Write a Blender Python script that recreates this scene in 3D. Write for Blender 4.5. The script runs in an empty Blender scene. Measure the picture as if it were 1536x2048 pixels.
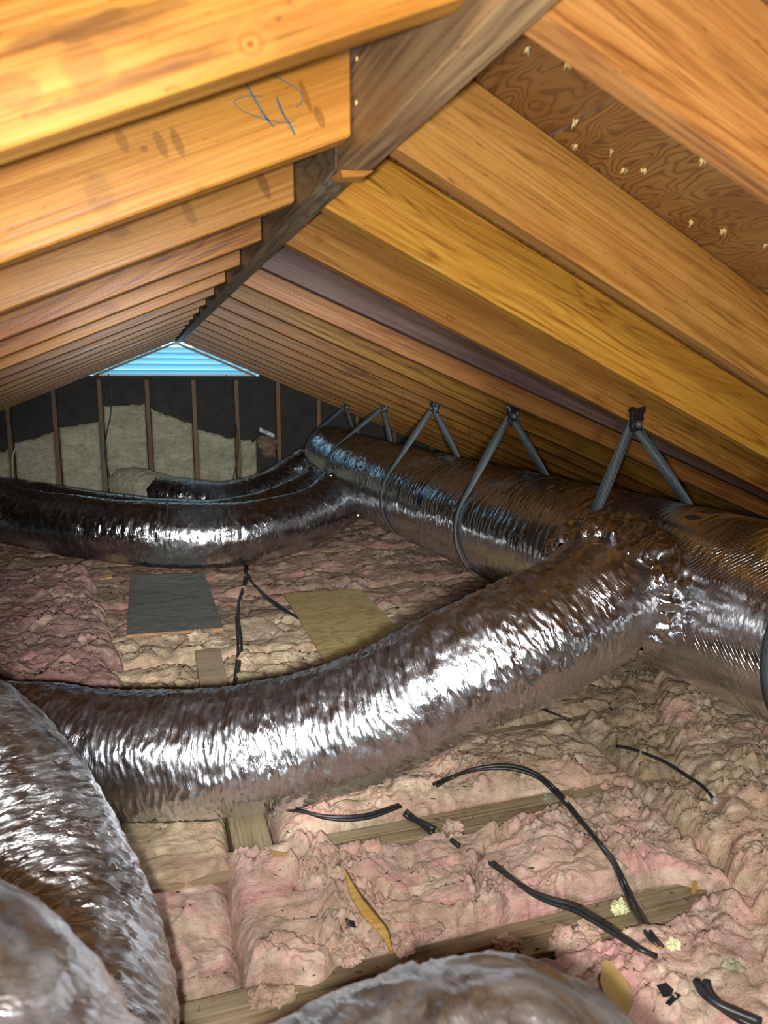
import bpy, bmesh, math, random
import numpy as np
from mathutils import Vector, Matrix

scene = bpy.context.scene
C = scene.collection
random.seed(7)

# ------------------------------------------------------------------ camera
F = 1500.0                                     # focal length in pixels of the 1536x2048 frame
PITCH = math.atan(262 / F)
YAW = math.atan(488 / (F / math.cos(PITCH)))
FW = Vector((math.sin(YAW) * math.cos(PITCH), math.cos(YAW) * math.cos(PITCH), -math.sin(PITCH)))
RT = Vector((math.cos(YAW), -math.sin(YAW), 0))
UP = RT.cross(FW)
cam = bpy.data.cameras.new('camera')
cam.sensor_fit = 'VERTICAL'
cam.sensor_height = 36.0
cam.lens = F / 2048 * 36.0
cam.clip_start = 0.02
cam.clip_end = 100
cam.dof.use_dof = True
cam.dof.focus_distance = 2.4
cam.dof.aperture_fstop = 5.6
camo = bpy.data.objects.new('camera', cam)
C.objects.link(camo)
camo.matrix_world = Matrix(((RT.x, UP.x, -FW.x, 0), (RT.y, UP.y, -FW.y, 0), (RT.z, UP.z, -FW.z, 0), (0, 0, 0, 1)))
scene.camera = camo

# ------------------------------------------------------------------ world, lamps, exposure
world = bpy.data.worlds.new('world')
scene.world = world
world.use_nodes = True
bg = world.node_tree.nodes['Background']
bg.inputs[0].default_value = (0.50, 0.80, 1.0, 1)
bg.inputs[1].default_value = 3.2


def lamp(name, loc, energy, size, color, aim=None):
    l = bpy.data.lights.new(name, 'AREA')
    l.shape = 'DISK'
    l.size = size
    l.energy = energy
    l.color = color
    o = bpy.data.objects.new(name, l)
    C.objects.link(o)
    o.location = loc
    d = Vector(aim) - Vector(loc)
    o.rotation_euler = d.to_track_quat('-Z', 'Y').to_euler()
    return o


lamp('phone_torch', (-0.05, -0.03, -0.015), 29, 0.04, (1.0, 0.99, 0.95), (0.85, 1.6, -1.25))
lamp('rear_fill', (0.05, -0.80, 0.02), 20, 0.20, (0.98, 0.985, 1.0), (0.5, 3.5, -0.6))  # added fill behind the camera, evens out the falloff with depth
tl = bpy.data.lights.new('far_fill_spot', 'SPOT')  # added fill spot, brightens the far floor, ducts and gable wall
tl.energy = 520
tl.spot_size = math.radians(44)
tl.spot_blend = 0.8
tl.shadow_soft_size = 0.03
tl.color = (0.96, 0.98, 1.0)
to = bpy.data.objects.new('far_fill_spot', tl)
C.objects.link(to)
to.location = (0.02, -0.10, -0.02)
to.rotation_euler = (Vector((0.75, 5.5, -1.15)) - to.location).to_track_quat('-Z', 'Y').to_euler()
scene.view_settings.view_transform = 'Standard'
scene.view_settings.look = 'None'
scene.view_settings.gamma = 1.0
scene.view_settings.exposure = 0.0
scene.view_settings.use_curve_mapping = False
try:
    scene.cycles.sample_clamp_indirect = 6.0
    scene.cycles.max_bounces = 8
except Exception:
    pass


# ------------------------------------------------------------------ measuring helpers
def ray(u, v):
    return FW + RT * ((u - 768) / F) - UP * ((v - 1024) / F)


def on_y(u, v, y):
    r = ray(u, v)
    return r * (y / r.y)


def on_z(u, v, z):
    r = ray(u, v)
    return r * (z / r.z)


# ------------------------------------------------------------------ numpy noise
_perm = np.random.RandomState(11).permutation(4096).astype(np.int64)
_grad = np.random.RandomState(5).normal(size=(4096, 3))
_grad /= np.linalg.norm(_grad, axis=1)[:, None]


def pn(x, y, z):
    x, y, z = np.broadcast_arrays(np.asarray(x, float), np.asarray(y, float), np.asarray(z, float))
    xi, yi, zi = np.floor(x).astype(np.int64), np.floor(y).astype(np.int64), np.floor(z).astype(np.int64)
    xf, yf, zf = x - xi, y - yi, z - zi
    u, v, w = (t * t * t * (t * (t * 6 - 15) + 10) for t in (xf, yf, zf))
    out = 0
    for dx in (0, 1):
        ax = _perm[(xi + dx) & 4095]
        for dy in (0, 1):
            ay = _perm[(ax + yi + dy) & 4095]
            for dz in (0, 1):
                g = _grad[_perm[(ay + zi + dz) & 4095]]
                d = g[..., 0] * (xf - dx) + g[..., 1] * (yf - dy) + g[..., 2] * (zf - dz)
                out = out + d * (u if dx else 1 - u) * (v if dy else 1 - v) * (w if dz else 1 - w)
    return out * 1.6


def sstep(a, b, x):
    t = np.clip((x - a) / (b - a), 0, 1)
    return t * t * (3 - 2 * t)


# ------------------------------------------------------------------ object helpers
def clean(name):
    return name


def link_mesh(name, me, m=None, parent=None):
    o = bpy.data.objects.new(name, me)
    C.objects.link(o)
    if m is not None:
        me.materials.append(m)
    if parent is not None:
        o.parent = parent
    return o


def grid_mesh(name, P, UV=None, close_v=False, smooth=True):
    """P: (nu, nv, 3) array of points -> quad grid mesh"""
    nu, nv = P.shape[:2]
    me = bpy.data.meshes.new(name)
    idx = np.arange(nu * nv).reshape(nu, nv)
    if close_v:
        b = np.roll(idx, -1, axis=1)
        q = np.stack([idx[:-1], b[:-1], b[1:], idx[1:]], -1).reshape(-1, 4)
    else:
        q = np.stack([idx[:-1, :-1], idx[:-1, 1:], idx[1:, 1:], idx[1:, :-1]], -1).reshape(-1, 4)
    n = len(q)
    me.vertices.add(nu * nv)
    me.vertices.foreach_set('co', P.reshape(-1).astype(np.float32))
    me.loops.add(n * 4)
    me.loops.foreach_set('vertex_index', q.reshape(-1).astype(np.int32))
    me.polygons.add(n)
    me.polygons.foreach_set('loop_start', np.arange(0, n * 4, 4, dtype=np.int32))
    me.polygons.foreach_set('loop_total', np.full(n, 4, dtype=np.int32))
    me.update(calc_edges=True)
    if UV is not None:
        uvl = me.uv_layers.new(name='uv')
        if close_v:
            UVe = np.concatenate([UV, UV[:, :1] + np.array([0, 1.0]) * (UV[:, -1:, 1:] - UV[:, :1, 1:] + (UV[:, 1:2, 1:] - UV[:, :1, 1:]))], axis=1)
            a = np.arange(nu * (nv + 1)).reshape(nu, nv + 1)
            qq = np.stack([a[:-1, :-1], a[:-1, 1:], a[1:, 1:], a[1:, :-1]], -1).reshape(-1)
            uvs = UVe.reshape(-1, 2)[qq]
        else:
            uvs = UV.reshape(-1, 2)[q.reshape(-1)]
        uvl.data.foreach_set('uv', uvs.reshape(-1).astype(np.float32))
    if smooth:
        me.polygons.foreach_set('use_smooth', np.ones(n, dtype=bool))
    me.validate()
    return me


def poly_mesh(name, verts, faces, bevel=0.0, seg=1, smooth=False):
    bm = bmesh.new()
    vs = [bm.verts.new(v) for v in verts]
    for f in faces:
        bm.faces.new([vs[i] for i in f])
    bmesh.ops.recalc_face_normals(bm, faces=bm.faces)
    if bevel:
        bmesh.ops.bevel(bm, geom=bm.edges[:], offset=bevel, segments=seg, affect='EDGES', profile=0.5)
    me = bpy.data.meshes.new(name)
    bm.to_mesh(me)
    bm.free()
    if smooth:
        for p in me.polygons:
            p.use_smooth = True
    return me


BOXF = [(0, 1, 3, 2), (4, 6, 7, 5), (0, 4, 5, 1), (2, 3, 7, 6), (0, 2, 6, 4), (1, 5, 7, 3)]


def box_mesh(name, lo, hi, bevel=0.0):
    v = [(x, y, z) for x in (lo[0], hi[0]) for y in (lo[1], hi[1]) for z in (lo[2], hi[2])]
    return poly_mesh(name, v, BOXF, bevel)


def empty(name, loc=(0, 0, 0)):
    o = bpy.data.objects.new(name, None)
    o.empty_display_size = 0.1
    C.objects.link(o)
    o.location = loc
    return o


def tag(o, label, cat, group=None, kind=None):
    o['label'] = label
    o['category'] = cat
    if group:
        o['group'] = group
    if kind:
        o['kind'] = kind
    return o


def child_of(o, parent):
    """parent an object built in world coordinates under an empty that may be moved"""
    o.parent = parent
    o.matrix_parent_inverse = Matrix.Translation(parent.location).inverted()
    return o


def catmull(pts, n):
    pts = np.asarray(pts, float)
    P = np.vstack([2 * pts[0] - pts[1], pts, 2 * pts[-1] - pts[-2]])
    seg = len(pts) - 1
    t = np.linspace(0, seg - 1e-9, n)
    i = np.floor(t).astype(int)
    f = (t - i)[:, None]
    p0, p1, p2, p3 = P[i], P[i + 1], P[i + 2], P[i + 3]
    return 0.5 * ((2 * p1) + (-p0 + p2) * f + (2 * p0 - 5 * p1 + 4 * p2 - p3) * f ** 2 + (-p0 + 3 * p1 - 3 * p2 + p3) * f ** 3)


def respace(pts, ds):
    Q = catmull(pts, 60 * len(pts))
    d = np.r_[0, np.cumsum(np.linalg.norm(np.diff(Q[:, :3], axis=0), axis=1))]
    n = max(8, int(d[-1] / ds) + 1)
    s = np.linspace(0, d[-1], n)
    return np.stack([np.interp(s, d, Q[:, k]) for k in range(Q.shape[1])], 1), s


def frames(Q):
    T = np.gradient(Q[:, :3], axis=0)
    T /= np.linalg.norm(T, axis=1)[:, None]
    up = np.array([0, 0, 1.0])
    N = up - T * (T @ up)[:, None]
    N /= np.linalg.norm(N, axis=1)[:, None]
    B = np.cross(T, N)
    return T, N, B


def tube_mesh(name, pts, r, sides=8, ds=0.012, wob=0.0):
    Q, s = respace(np.asarray(pts, float), ds)
    if wob:
        Q = Q + wob * np.stack([pn(s * 9, 1.5, 0.2), pn(s * 9, 7.5, 0.2), 0.4 * pn(s * 9, 3.5, 0.2)], 1)
    T, N, B = frames(Q)
    a = np.linspace(0, 2 * math.pi, sides, endpoint=False)
    P = Q[:, None, :] + r * (np.cos(a)[None, :, None] * N[:, None] + np.sin(a)[None, :, None] * B[:, None])
    # close the ends by collapsing a last ring
    P = np.concatenate([np.repeat(Q[:1, None], sides, 1), P, np.repeat(Q[-1:, None], sides, 1)], 0)
    return grid_mesh(name, P, close_v=True)


# ------------------------------------------------------------------ materials
class NT:
    def __init__(s, name):
        s.m = bpy.data.materials.new(name)
        s.m.use_nodes = True
        s.t = s.m.node_tree
        s.b = s.t.nodes['Principled BSDF']

    def n(s, typ, **kw):
        nd = s.t.nodes.new(typ)
        for k, v in kw.items():
            if k.startswith('_'):
                setattr(nd, k[1:], v)
            else:
                key = int(k[1:]) if k[0] == 'i' and k[1:].isdigit() else k.replace('_', ' ')
                if hasattr(v, 'is_output'):
                    s.t.links.new(v, nd.inputs[key])
                else:
                    nd.inputs[key].default_value = v
        return nd

    def link(s, a, b):
        s.t.links.new(a, b)

    def math(s, op, a, b=0.0, c=None, clamp=False):
        nd = s.t.nodes.new('ShaderNodeMath')
        nd.operation = op
        nd.use_clamp = clamp
        for i, v in enumerate((a, b) if c is None else (a, b, c)):
            if hasattr(v, 'is_output'):
                s.t.links.new(v, nd.inputs[i])
            else:
                nd.inputs[i].default_value = v
        return nd.outputs[0]

    def mix(s, f, a, b, blend='MIX'):
        nd = s.t.nodes.new('ShaderNodeMix')
        nd.data_type = 'RGBA'
        nd.blend_type = blend
        for i, v in ((0, f), (6, a), (7, b)):
            if hasattr(v, 'is_output'):
                s.t.links.new(v, nd.inputs[i])
            else:
                nd.inputs[i].default_value = v if i == 0 else (*v, 1)
        return nd.outputs[2]

    def ramp(s, f, stops):
        nd = s.t.nodes.new('ShaderNodeValToRGB')
        e = nd.color_ramp.elements
        while len(e) > 1:
            e.remove(e[-1])
        for i, (p, c) in enumerate(stops):
            q = e[0] if i == 0 else e.new(p)
            q.position = p
            q.color = (*c, 1)
        s.link(f, nd.inputs[0])
        return nd.outputs[0]

    def mapping(s, vec, scale=(1, 1, 1), loc=(0, 0, 0), rot=(0, 0, 0)):
        nd = s.t.nodes.new('ShaderNodeMapping')
        s.link(vec, nd.inputs[0])
        for i, v in ((1, loc), (2, rot), (3, scale)):
            nd.inputs[i].default_value = v
        return nd.outputs[0]

    def noise(s, vec, scale, detail=4, rough=0.55, dist=0.0):
        nd = s.t.nodes.new('ShaderNodeTexNoise')
        s.link(vec, nd.inputs['Vector'])
        nd.inputs['Scale'].default_value = scale
        nd.inputs['Detail'].default_value = detail
        nd.inputs['Roughness'].default_value = rough
        nd.inputs['Distortion'].default_value = dist
        return nd.outputs['Fac']

    def smooth(s, v, a, b, lo=0.0, hi=1.0):
        nd = s.t.nodes.new('ShaderNodeMapRange')
        nd.interpolation_type = 'SMOOTHSTEP'
        s.link(v, nd.inputs[0])
        for i, x in ((1, a), (2, b), (3, lo), (4, hi)):
            nd.inputs[i].default_value = x
        return nd.outputs[0]

    def bump(s, h, strength, dist):
        nd = s.t.nodes.new('ShaderNodeBump')
        nd.inputs['Strength'].default_value = strength
        nd.inputs['Distance'].default_value = dist
        s.link(h, nd.inputs['Height'])
        s.link(nd.outputs[0], s.b.inputs['Normal'])
        return nd

    def spots(s, vec, col, lst, color, wob=0.25):
        """blend a colour in at given local places: lst of ((x,y,z),(rx,ry,rz),strength)"""
        nz = s.noise(vec, 40, 3)
        for c, r, k in lst:
            sub = s.n('ShaderNodeVectorMath', _operation='SUBTRACT', i0=vec, i1=c).outputs[0]
            div = s.n('ShaderNodeVectorMath', _operation='DIVIDE', i0=sub, i1=r).outputs[0]
            ln = s.n('ShaderNodeVectorMath', _operation='LENGTH', i0=div).outputs[1]
            d = s.math('ADD', ln, s.math('MULTIPLY', s.math('SUBTRACT', nz, 0.5), wob * 2.5))
            f = s.smooth(d, 0.7, 1.15, k, 0.0)
            col = s.mix(f, col, color)
        return col


def wood(name, light, mid, dark, rough=0.42, stain=0.45, grain=1.0, stains=(), knots=(), marks=(), ply=False, bumpk=0.25):
    m = NT(name)
    tc = m.n('ShaderNodeTexCoord')
    vec0 = tc.outputs['Object']
    oi = m.n('ShaderNodeObjectInfo')
    off = m.n('ShaderNodeVectorMath', _operation='SCALE', i0=(37.0, 11.0, 23.0))
    m.link(oi.outputs['Random'], off.inputs['Scale'])
    vec = m.n('ShaderNodeVectorMath', _operation='ADD', i0=vec0, i1=off.outputs[0]).outputs[0]
    if ply:
        # rotary-cut veneer: wandering contour lines
        big = m.noise(m.mapping(vec, (4.2, 11.0, 1.0)), 1.0, 2, 0.5)
        fine = m.noise(m.mapping(vec, (9, 40, 1)), 1.0, 3, 0.6)
        hgt = m.math('ADD', m.math('MULTIPLY', big, 24.0 * grain), m.math('MULTIPLY', fine, 1.6))
        fr = m.math('PINGPONG', hgt, 0.5)
        line = m.smooth(fr, 0.0, 0.3)
        g = m.math('ADD', m.math('MULTIPLY', line, 0.6), m.math('MULTIPLY', fine, 0.5))
    else:
        big = m.noise(m.mapping(vec, (0.5, 6.5, 6.5)), 1.0, 3, 0.5, 0.6)
        fine = m.noise(m.mapping(vec, (2.4, 120, 120)), 1.0, 5, 0.7)
        fr = m.math('PINGPONG', m.math('MULTIPLY', big, 20.0 * grain), 0.5)
        line = m.smooth(fr, 0.0, 0.32)
        g = m.math('ADD', m.math('MULTIPLY', line, 0.22 if grain < 1.05 else 0.34), m.math('MULTIPLY', m.smooth(fine, 0.25, 0.75), 0.66))
    col = m.ramp(g, [(0.12, dark), (0.45, mid), (0.85, light)])
    blot = m.noise(m.mapping(vec, (3.2, 14, 14)), 1.0, 6, 0.7)
    col = m.mix(m.smooth(blot, 0.50, 0.72, 0, stain), col, tuple(c * 0.6 for c in dark))
    rd = m.noise(m.mapping(vec, (1.7, 9, 9), (3, 9, 1)), 1.0, 5, 0.65)
    col = m.mix(m.smooth(rd, 0.5, 0.66, 0, 0.5), col, (mid[0] * 0.85, mid[1] * 0.55, mid[2] * 0.5))
    blot2 = m.noise(m.mapping(vec, (1.0, 3, 3), (5, 5, 5)), 1.3, 3)
    col = m.mix(m.smooth(blot2, 0.42, 0.68, 0, 0.55), col, tuple(0.5 * (a + b) for a, b in zip(light, mid)))
    # small pores and specks
    sp = m.noise(m.mapping(vec, (60, 190, 190)), 1.0, 2)
    col = m.mix(m.smooth(sp, 0.66, 0.74, 0, 0.5), col, tuple(c * 0.4 for c in dark))
    # a slow change of tone from board to board
    hsv = m.n('ShaderNodeHueSaturation')
    m.link(col, hsv.inputs['Color'])
    r1 = m.math('MULTIPLY_ADD', oi.outputs['Random'], 0.26, 0.80)
    m.link(r1, hsv.inputs['Value'])
    r2 = m.math('FRACT', m.math('MULTIPLY', oi.outputs['Random'], 7.31))
    m.link(m.math('MULTIPLY_ADD', r2, 0.012, 0.496), hsv.inputs['Hue'])
    col = hsv.outputs[0]
    if knots:
        col = m.spots(vec0, col, [(c, tuple(q * 1.8 for q in r), 0.55) for c, r in knots], tuple(c * 0.95 for c in mid), 0.35)
        col = m.spots(vec0, col, [(c, r, 0.55) for c, r in knots], tuple(c * 0.7 for c in dark), 0.3)
        col = m.spots(vec0, col, [(c, tuple(q * 0.72 for q in r), 0.9) for c, r in knots], mid, 0.3)
        col = m.spots(vec0, col, [(c, tuple(q * 0.3 for q in r), 0.8) for c, r in knots], tuple(c * 0.6 for c in dark), 0.3)
    if stains:
        col = m.spots(vec0, col, stains, tuple(c * 0.5 for c in dark), 0.4)
    m.link(col, m.b.inputs['Base Color'])
    m.link(m.smooth(fine, 0.3, 0.8, rough - 0.08, rough + 0.16), m.b.inputs['Roughness'])
    m.b.inputs['Specular IOR Level'].default_value = 0.45
    m.bump(m.math('ADD', g, m.math('MULTIPLY', sp, 0.5)), bumpk, 0.0015)
    return m.m


def plain(name, col, rough=0.6, metal=0.0, var=0.25, scale=30, bump=0.0, spec=0.5):
    m = NT(name)
    tc = m.n('ShaderNodeTexCoord')
    nz = m.noise(tc.outputs['Object'], scale, 4)
    c = m.ramp(nz, [(0.3, tuple(x * (1 - var) for x in col)), (0.7, tuple(min(1, x * (1 + var)) for x in col))])
    m.link(c, m.b.inputs['Base Color'])
    m.b.inputs['Roughness'].default_value = rough
    m.b.inputs['Metallic'].default_value = metal
    m.b.inputs['Specular IOR Level'].default_value = spec
    if bump:
        m.bump(nz, bump, 0.002)
    return m.m


def foil(name, tint=(0.78, 0.80, 0.84), rough=0.23, fine=1.0, scrim=False, ink=(), bumpd=0.0034, dust=0.12):
    m = NT(name)
    tc = m.n('ShaderNodeTexCoord')
    uv = tc.outputs['UV']
    # creases run round the duct: narrow along u (length), long along v (girth)
    warp = m.n('ShaderNodeTexNoise', Scale=9.0, Detail=2.0)
    m.link(uv, warp.inputs['Vector'])
    wv = m.n('ShaderNodeVectorMath', _operation='MULTIPLY_ADD', i0=warp.outputs['Color'], i1=(0.05, 0.05, 0), i2=uv).outputs[0]
    a = m.noise(m.mapping(wv, (70, 9, 1), rot=(0, 0, 0.12)), 1.0, 4, 0.6)
    ra = m.math('ABSOLUTE', m.math('SUBTRACT', a, 0.5))
    b = m.noise(m.mapping(wv, (150, 30, 1), rot=(0, 0, -0.2)), 1.0, 3, 0.6)
    rb = m.math('ABSOLUTE', m.math('SUBTRACT', b, 0.5))
    vo = m.n('ShaderNodeTexVoronoi', _feature='F1', Scale=1.0)
    m.link(m.mapping(wv, (55, 14, 1), rot=(0, 0, 0.15)), vo.inputs['Vector'])
    h = m.math('ADD', m.math('MULTIPLY', ra, -2.2), m.math('MULTIPLY', rb, -1.0))
    h = m.math('ADD', h, m.math('MULTIPLY', vo.outputs['Distance'], 0.5))
    patch = m.smooth(m.noise(uv, 7.0, 2), 0.35, 0.65, 0.35, 1.0)
    h = m.math('MULTIPLY', m.math('MULTIPLY', h, fine), patch)
    col = m.mix(m.smooth(m.noise(uv, 5.0, 4), 0.4, 0.75, 0.0, dust * 2), tint, tuple(c * 0.6 for c in tint))
    if scrim:
        ms = m.mapping(uv, (1 / 0.011, 1 / 0.011, 1), rot=(0, 0, 0.6))
        sx = m.n('ShaderNodeSeparateXYZ')
        m.link(ms, sx.inputs[0])
        l1 = m.smooth(m.math('PINGPONG', sx.outputs[0], 0.5), 0.0, 0.05, 1.0, 0.0)
        l2 = m.smooth(m.math('PINGPONG', m.math('ADD', sx.outputs[1], m.math('MULTIPLY', sx.outputs[0], 0.35)), 0.5), 0.0, 0.05, 1.0, 0.0)
        ln = m.math('MAXIMUM', l1, l2)
        h = m.math('ADD', h, m.math('MULTIPLY', ln, 0.16))
        col = m.mix(m.math('MULTIPLY', ln, 0.35), col, (0.9, 0.92, 0.93))
    if ink:
        col = m.spots(tc.outputs['Object'], col, ink, (0.03, 0.10, 0.75), 0.45)
    m.link(col, m.b.inputs['Base Color'])
    m.b.inputs['Metallic'].default_value = 1.0
    m.link(m.smooth(m.noise(uv, 26, 3), 0.3, 0.7, rough * 0.75, rough * 1.4), m.b.inputs['Roughness'])
    m.bump(h, 0.9, bumpd)
    return m.m


def glasswool(name, cols, pinkness=0.5, fleck=True):
    """cols: (pink, hot pink, cream, tan, dirt)"""
    pink, hot, cream, tan, dirt = cols
    m = NT(name)
    tc = m.n('ShaderNodeTexCoord')
    p = tc.outputs['Object']
    wn = m.n('ShaderNodeTexNoise', Scale=5.0, Detail=3.0)
    m.link(p, wn.inputs['Vector'])
    w = m.n('ShaderNodeVectorMath', _operation='MULTIPLY_ADD', i0=wn.outputs['Color'], i1=(0.22, 0.14, 0.1), i2=p).outputs[0]
    st = m.mapping(w, (1, 1.9, 2.2))
    n1 = m.noise(st, 2.6, 3)
    n2 = m.noise(st, 7.0, 5, 0.6)
    n3 = m.noise(m.mapping(w, (12, 55, 60)), 1.0, 5, 0.65)
    n4 = m.noise(w, 24.0, 4, 0.6)
    col = m.mix(m.smooth(n1, 0.5 - pinkness * 0.35, 0.95 - pinkness * 0.35), tan, pink)
    col = m.mix(m.smooth(n2, 0.46, 0.62, 0, 0.85), col, cream)
    col = m.mix(m.smooth(m.noise(st, 5.3, 2), 0.56, 0.68, 0, 0.8 * pinkness + 0.1), col, hot)
    # settled dirt lies on the up-facing surface and in patches
    col = m.mix(m.smooth(m.math('ADD', m.math('MULTIPLY', n4, 0.5), m.math('MULTIPLY', n1, -0.3)), 0.06, 0.20, 0.0, 0.6), col, dirt)
    col = m.mix(m.smooth(n3, 0.48, 0.66, 0, 0.5), col, tuple(c * 0.55 for c in tan))
    col = m.mix(m.smooth(n3, 0.28, 0.42, 0.45, 0), col, tuple(min(1, c * 1.15) for c in cream))
    if fleck:
        f = m.noise(p, 210, 1)
        f2 = m.noise(p, 8, 2)
        col = m.mix(m.math('MULTIPLY', m.smooth(f, 0.74, 0.77), m.smooth(f2, 0.45, 0.6)), col, (0.05, 0.03, 0.02))
    m.link(col, m.b.inputs['Base Color'])
    m.b.inputs['Roughness'].default_value = 0.95
    m.b.inputs['Specular IOR Level'].default_value = 0.15
    m.b.inputs['Sheen Weight'].default_value = 0.15
    m.b.inputs['Sheen Tint'].default_value = (*cream, 1)
    h = m.math('ADD', m.math('MULTIPLY', n3, 0.9), m.math('MULTIPLY', n4, 0.9))
    h = m.math('ADD', h, m.math('MULTIPLY', m.noise(w, 95, 5, 0.75), 1.0))
    m.bump(h, 1.0, 0.008)
    return m.m


O_L, O_M, O_D = (0.60, 0.275, 0.050), (0.43, 0.165, 0.023), (0.17, 0.052, 0.009)
M = {}
M['rafter'] = wood('rafter_wood', O_L, O_M, O_D)
M['rafter_right'] = wood('rafter_wood_red', (0.46, 0.215, 0.055), (0.335, 0.140, 0.031), (0.17, 0.058, 0.012), stain=0.4)
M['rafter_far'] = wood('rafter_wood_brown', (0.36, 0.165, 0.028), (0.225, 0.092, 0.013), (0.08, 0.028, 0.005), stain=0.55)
M['rafter_yellow'] = wood('rafter_wood_yellow', (0.74, 0.37, 0.055), (0.56, 0.24, 0.030), (0.23, 0.08, 0.012), stain=0.15, grain=1.1)
M['rafter_brown'] = wood('rafter_wood_purple', (0.15, 0.082, 0.066), (0.10, 0.052, 0.042), (0.06, 0.03, 0.026), stain=0.3, grain=0.4, rough=0.5)
M['ridge'] = wood('ridge_wood', (0.40, 0.25, 0.13), (0.27, 0.155, 0.078), (0.12, 0.065, 0.035), stain=0.4)
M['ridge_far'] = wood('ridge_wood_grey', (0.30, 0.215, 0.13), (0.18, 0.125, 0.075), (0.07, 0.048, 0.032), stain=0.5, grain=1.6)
M['sheath'] = wood('sheathing_ply', (0.30, 0.14, 0.038), (0.21, 0.088, 0.022), (0.095, 0.034, 0.010), rough=0.5, ply=True, stain=0.35)
M['splinter'] = plain('splinter_wood', (0.75, 0.55, 0.22), 0.6, var=0.3)
M['steel'] = plain('nail_steel', (0.62, 0.6, 0.52), 0.35, 0.8, 0.1)
M['joist'] = wood('joist_wood', (0.43, 0.33, 0.20), (0.32, 0.24, 0.14), (0.16, 0.115, 0.065), rough=0.7, stain=0.4, bumpk=0.4)
M['stud'] = wood('stud_wood', (0.30, 0.17, 0.075), (0.20, 0.11, 0.05), (0.09, 0.05, 0.025), rough=0.6)
M['black_board'] = plain('black_board', (0.035, 0.032, 0.028), 0.8, var=0.3, scale=9)
M['dark_board'] = plain('dark_sheathing', (0.06, 0.05, 0.04), 0.8, var=0.3, scale=6)
M['gypsum'] = plain('ceiling_back', (0.25, 0.22, 0.18), 0.9)
M['web'] = NT('strap_webbing')
_m = M['web']
_tc = _m.n('ShaderNodeTexCoord')
_w = _m.n('ShaderNodeTexWave', Scale=1.0, Distortion=0.3)
_w.bands_direction = 'X'
_m.link(_m.mapping(_tc.outputs['UV'], (70, 0, 0)), _w.inputs['Vector'])
_c = _m.ramp(_w.outputs['Fac'], [(0.2, (0.035, 0.045, 0.048)), (0.8, (0.13, 0.16, 0.17))])
_m.link(_c, _m.b.inputs['Base Color'])
_m.b.inputs['Roughness'].default_value = 0.42
_m.bump(_w.outputs['Fac'], 0.6, 0.0015)
M['web'] = _m.m
M['black_vinyl'] = plain('black_cable_vinyl', (0.022, 0.023, 0.025), 0.4, var=0.4, scale=50)
M['white_vinyl'] = plain('white_cable_vinyl', (0.6, 0.6, 0.55), 0.5)
M['black_tape'] = plain('black_tape', (0.018, 0.018, 0.018), 0.38)
M['grey_ply'] = wood('grey_board', (0.20, 0.20, 0.175), (0.145, 0.145, 0.125), (0.08, 0.08, 0.07), rough=0.75, ply=True, grain=0.25, stain=0.2)
M['green_ply'] = wood('new_plywood', (0.50, 0.36, 0.155), (0.40, 0.285, 0.12), (0.28, 0.19, 0.075), rough=0.65, ply=True, grain=0.3, stain=0.15)
M['edge'] = wood('plywood_edge', (0.5, 0.25, 0.1), (0.34, 0.15, 0.05), (0.2, 0.08, 0.03), rough=0.7)
M['slat'] = NT('louver_slat')
_m = M['slat']
_m.b.inputs['Base Color'].default_value = (0.78, 0.9, 0.95, 1)
_m.b.inputs['Roughness'].default_value = 0.45
_tr = _m.n('ShaderNodeBsdfTranslucent')
_tr.inputs[0].default_value = (0.5, 0.85, 0.95, 1)
_mx = _m.n('ShaderNodeMixShader', i0=0.55)
_m.link(_m.b.outputs[0], _mx.inputs[1])
_m.link(_tr.outputs[0], _mx.inputs[2])
_m.link(_mx.outputs[0], _m.t.nodes['Material Output'].inputs[0])
M['slat'] = _m.m
M['trim'] = plain('vent_trim', (0.3, 0.28, 0.24), 0.6)
M['white_sill'] = plain('vent_sill_white', (0.8, 0.82, 0.75), 0.5, var=.1)
PINK = ((0.80, 0.50, 0.40), (0.82, 0.40, 0.34), (0.84, 0.68, 0.50), (0.62, 0.47, 0.30), (0.33, 0.245, 0.15))
M['wool'] = glasswool('pink_glass_wool', PINK, 0.62)
M['wool_hot'] = glasswool('bright_pink_glass_wool', ((0.83, 0.50, 0.43), (0.84, 0.40, 0.38), (0.86, 0.68, 0.53), (0.64, 0.48, 0.34), (0.35, 0.255, 0.17)), .75)
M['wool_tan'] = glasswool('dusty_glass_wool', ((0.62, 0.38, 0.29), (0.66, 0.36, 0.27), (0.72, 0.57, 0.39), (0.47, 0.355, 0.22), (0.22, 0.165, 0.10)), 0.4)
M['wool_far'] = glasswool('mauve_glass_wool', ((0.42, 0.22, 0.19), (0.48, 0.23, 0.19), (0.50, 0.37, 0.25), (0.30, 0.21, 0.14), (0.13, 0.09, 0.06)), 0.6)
M['wool_mauve'] = glasswool('purple_glass_wool', ((0.36, 0.185, 0.17), (0.38, 0.18, 0.17), (0.52, 0.36, 0.28), (0.26, 0.175, 0.135), (0.13, 0.08, 0.07)), 0.8)
M['wool_white'] = glasswool('off_white_blanket', ((0.62, 0.60, 0.42), (0.60, 0.58, 0.40), (0.70, 0.69, 0.50), (0.52, 0.50, 0.34), (0.40, 0.37, 0.25)), 0.5, False)
M['foam'] = plain('yellow_foam', (0.72, 0.74, 0.42), 0.8, var=0.15)
M['paper'] = plain('tan_paper', (0.52, 0.36, 0.13), 0.6, var=0.2, scale=12)
M['shard'] = wood('shard_wood', (0.62, 0.38, 0.10), (0.45, 0.25, 0.06), (0.22, 0.1, 0.02), rough=0.6, grain=3)
M['blue_wax'] = plain('blue_crayon', (0.05, 0.12, 0.15), 0.7)
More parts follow.
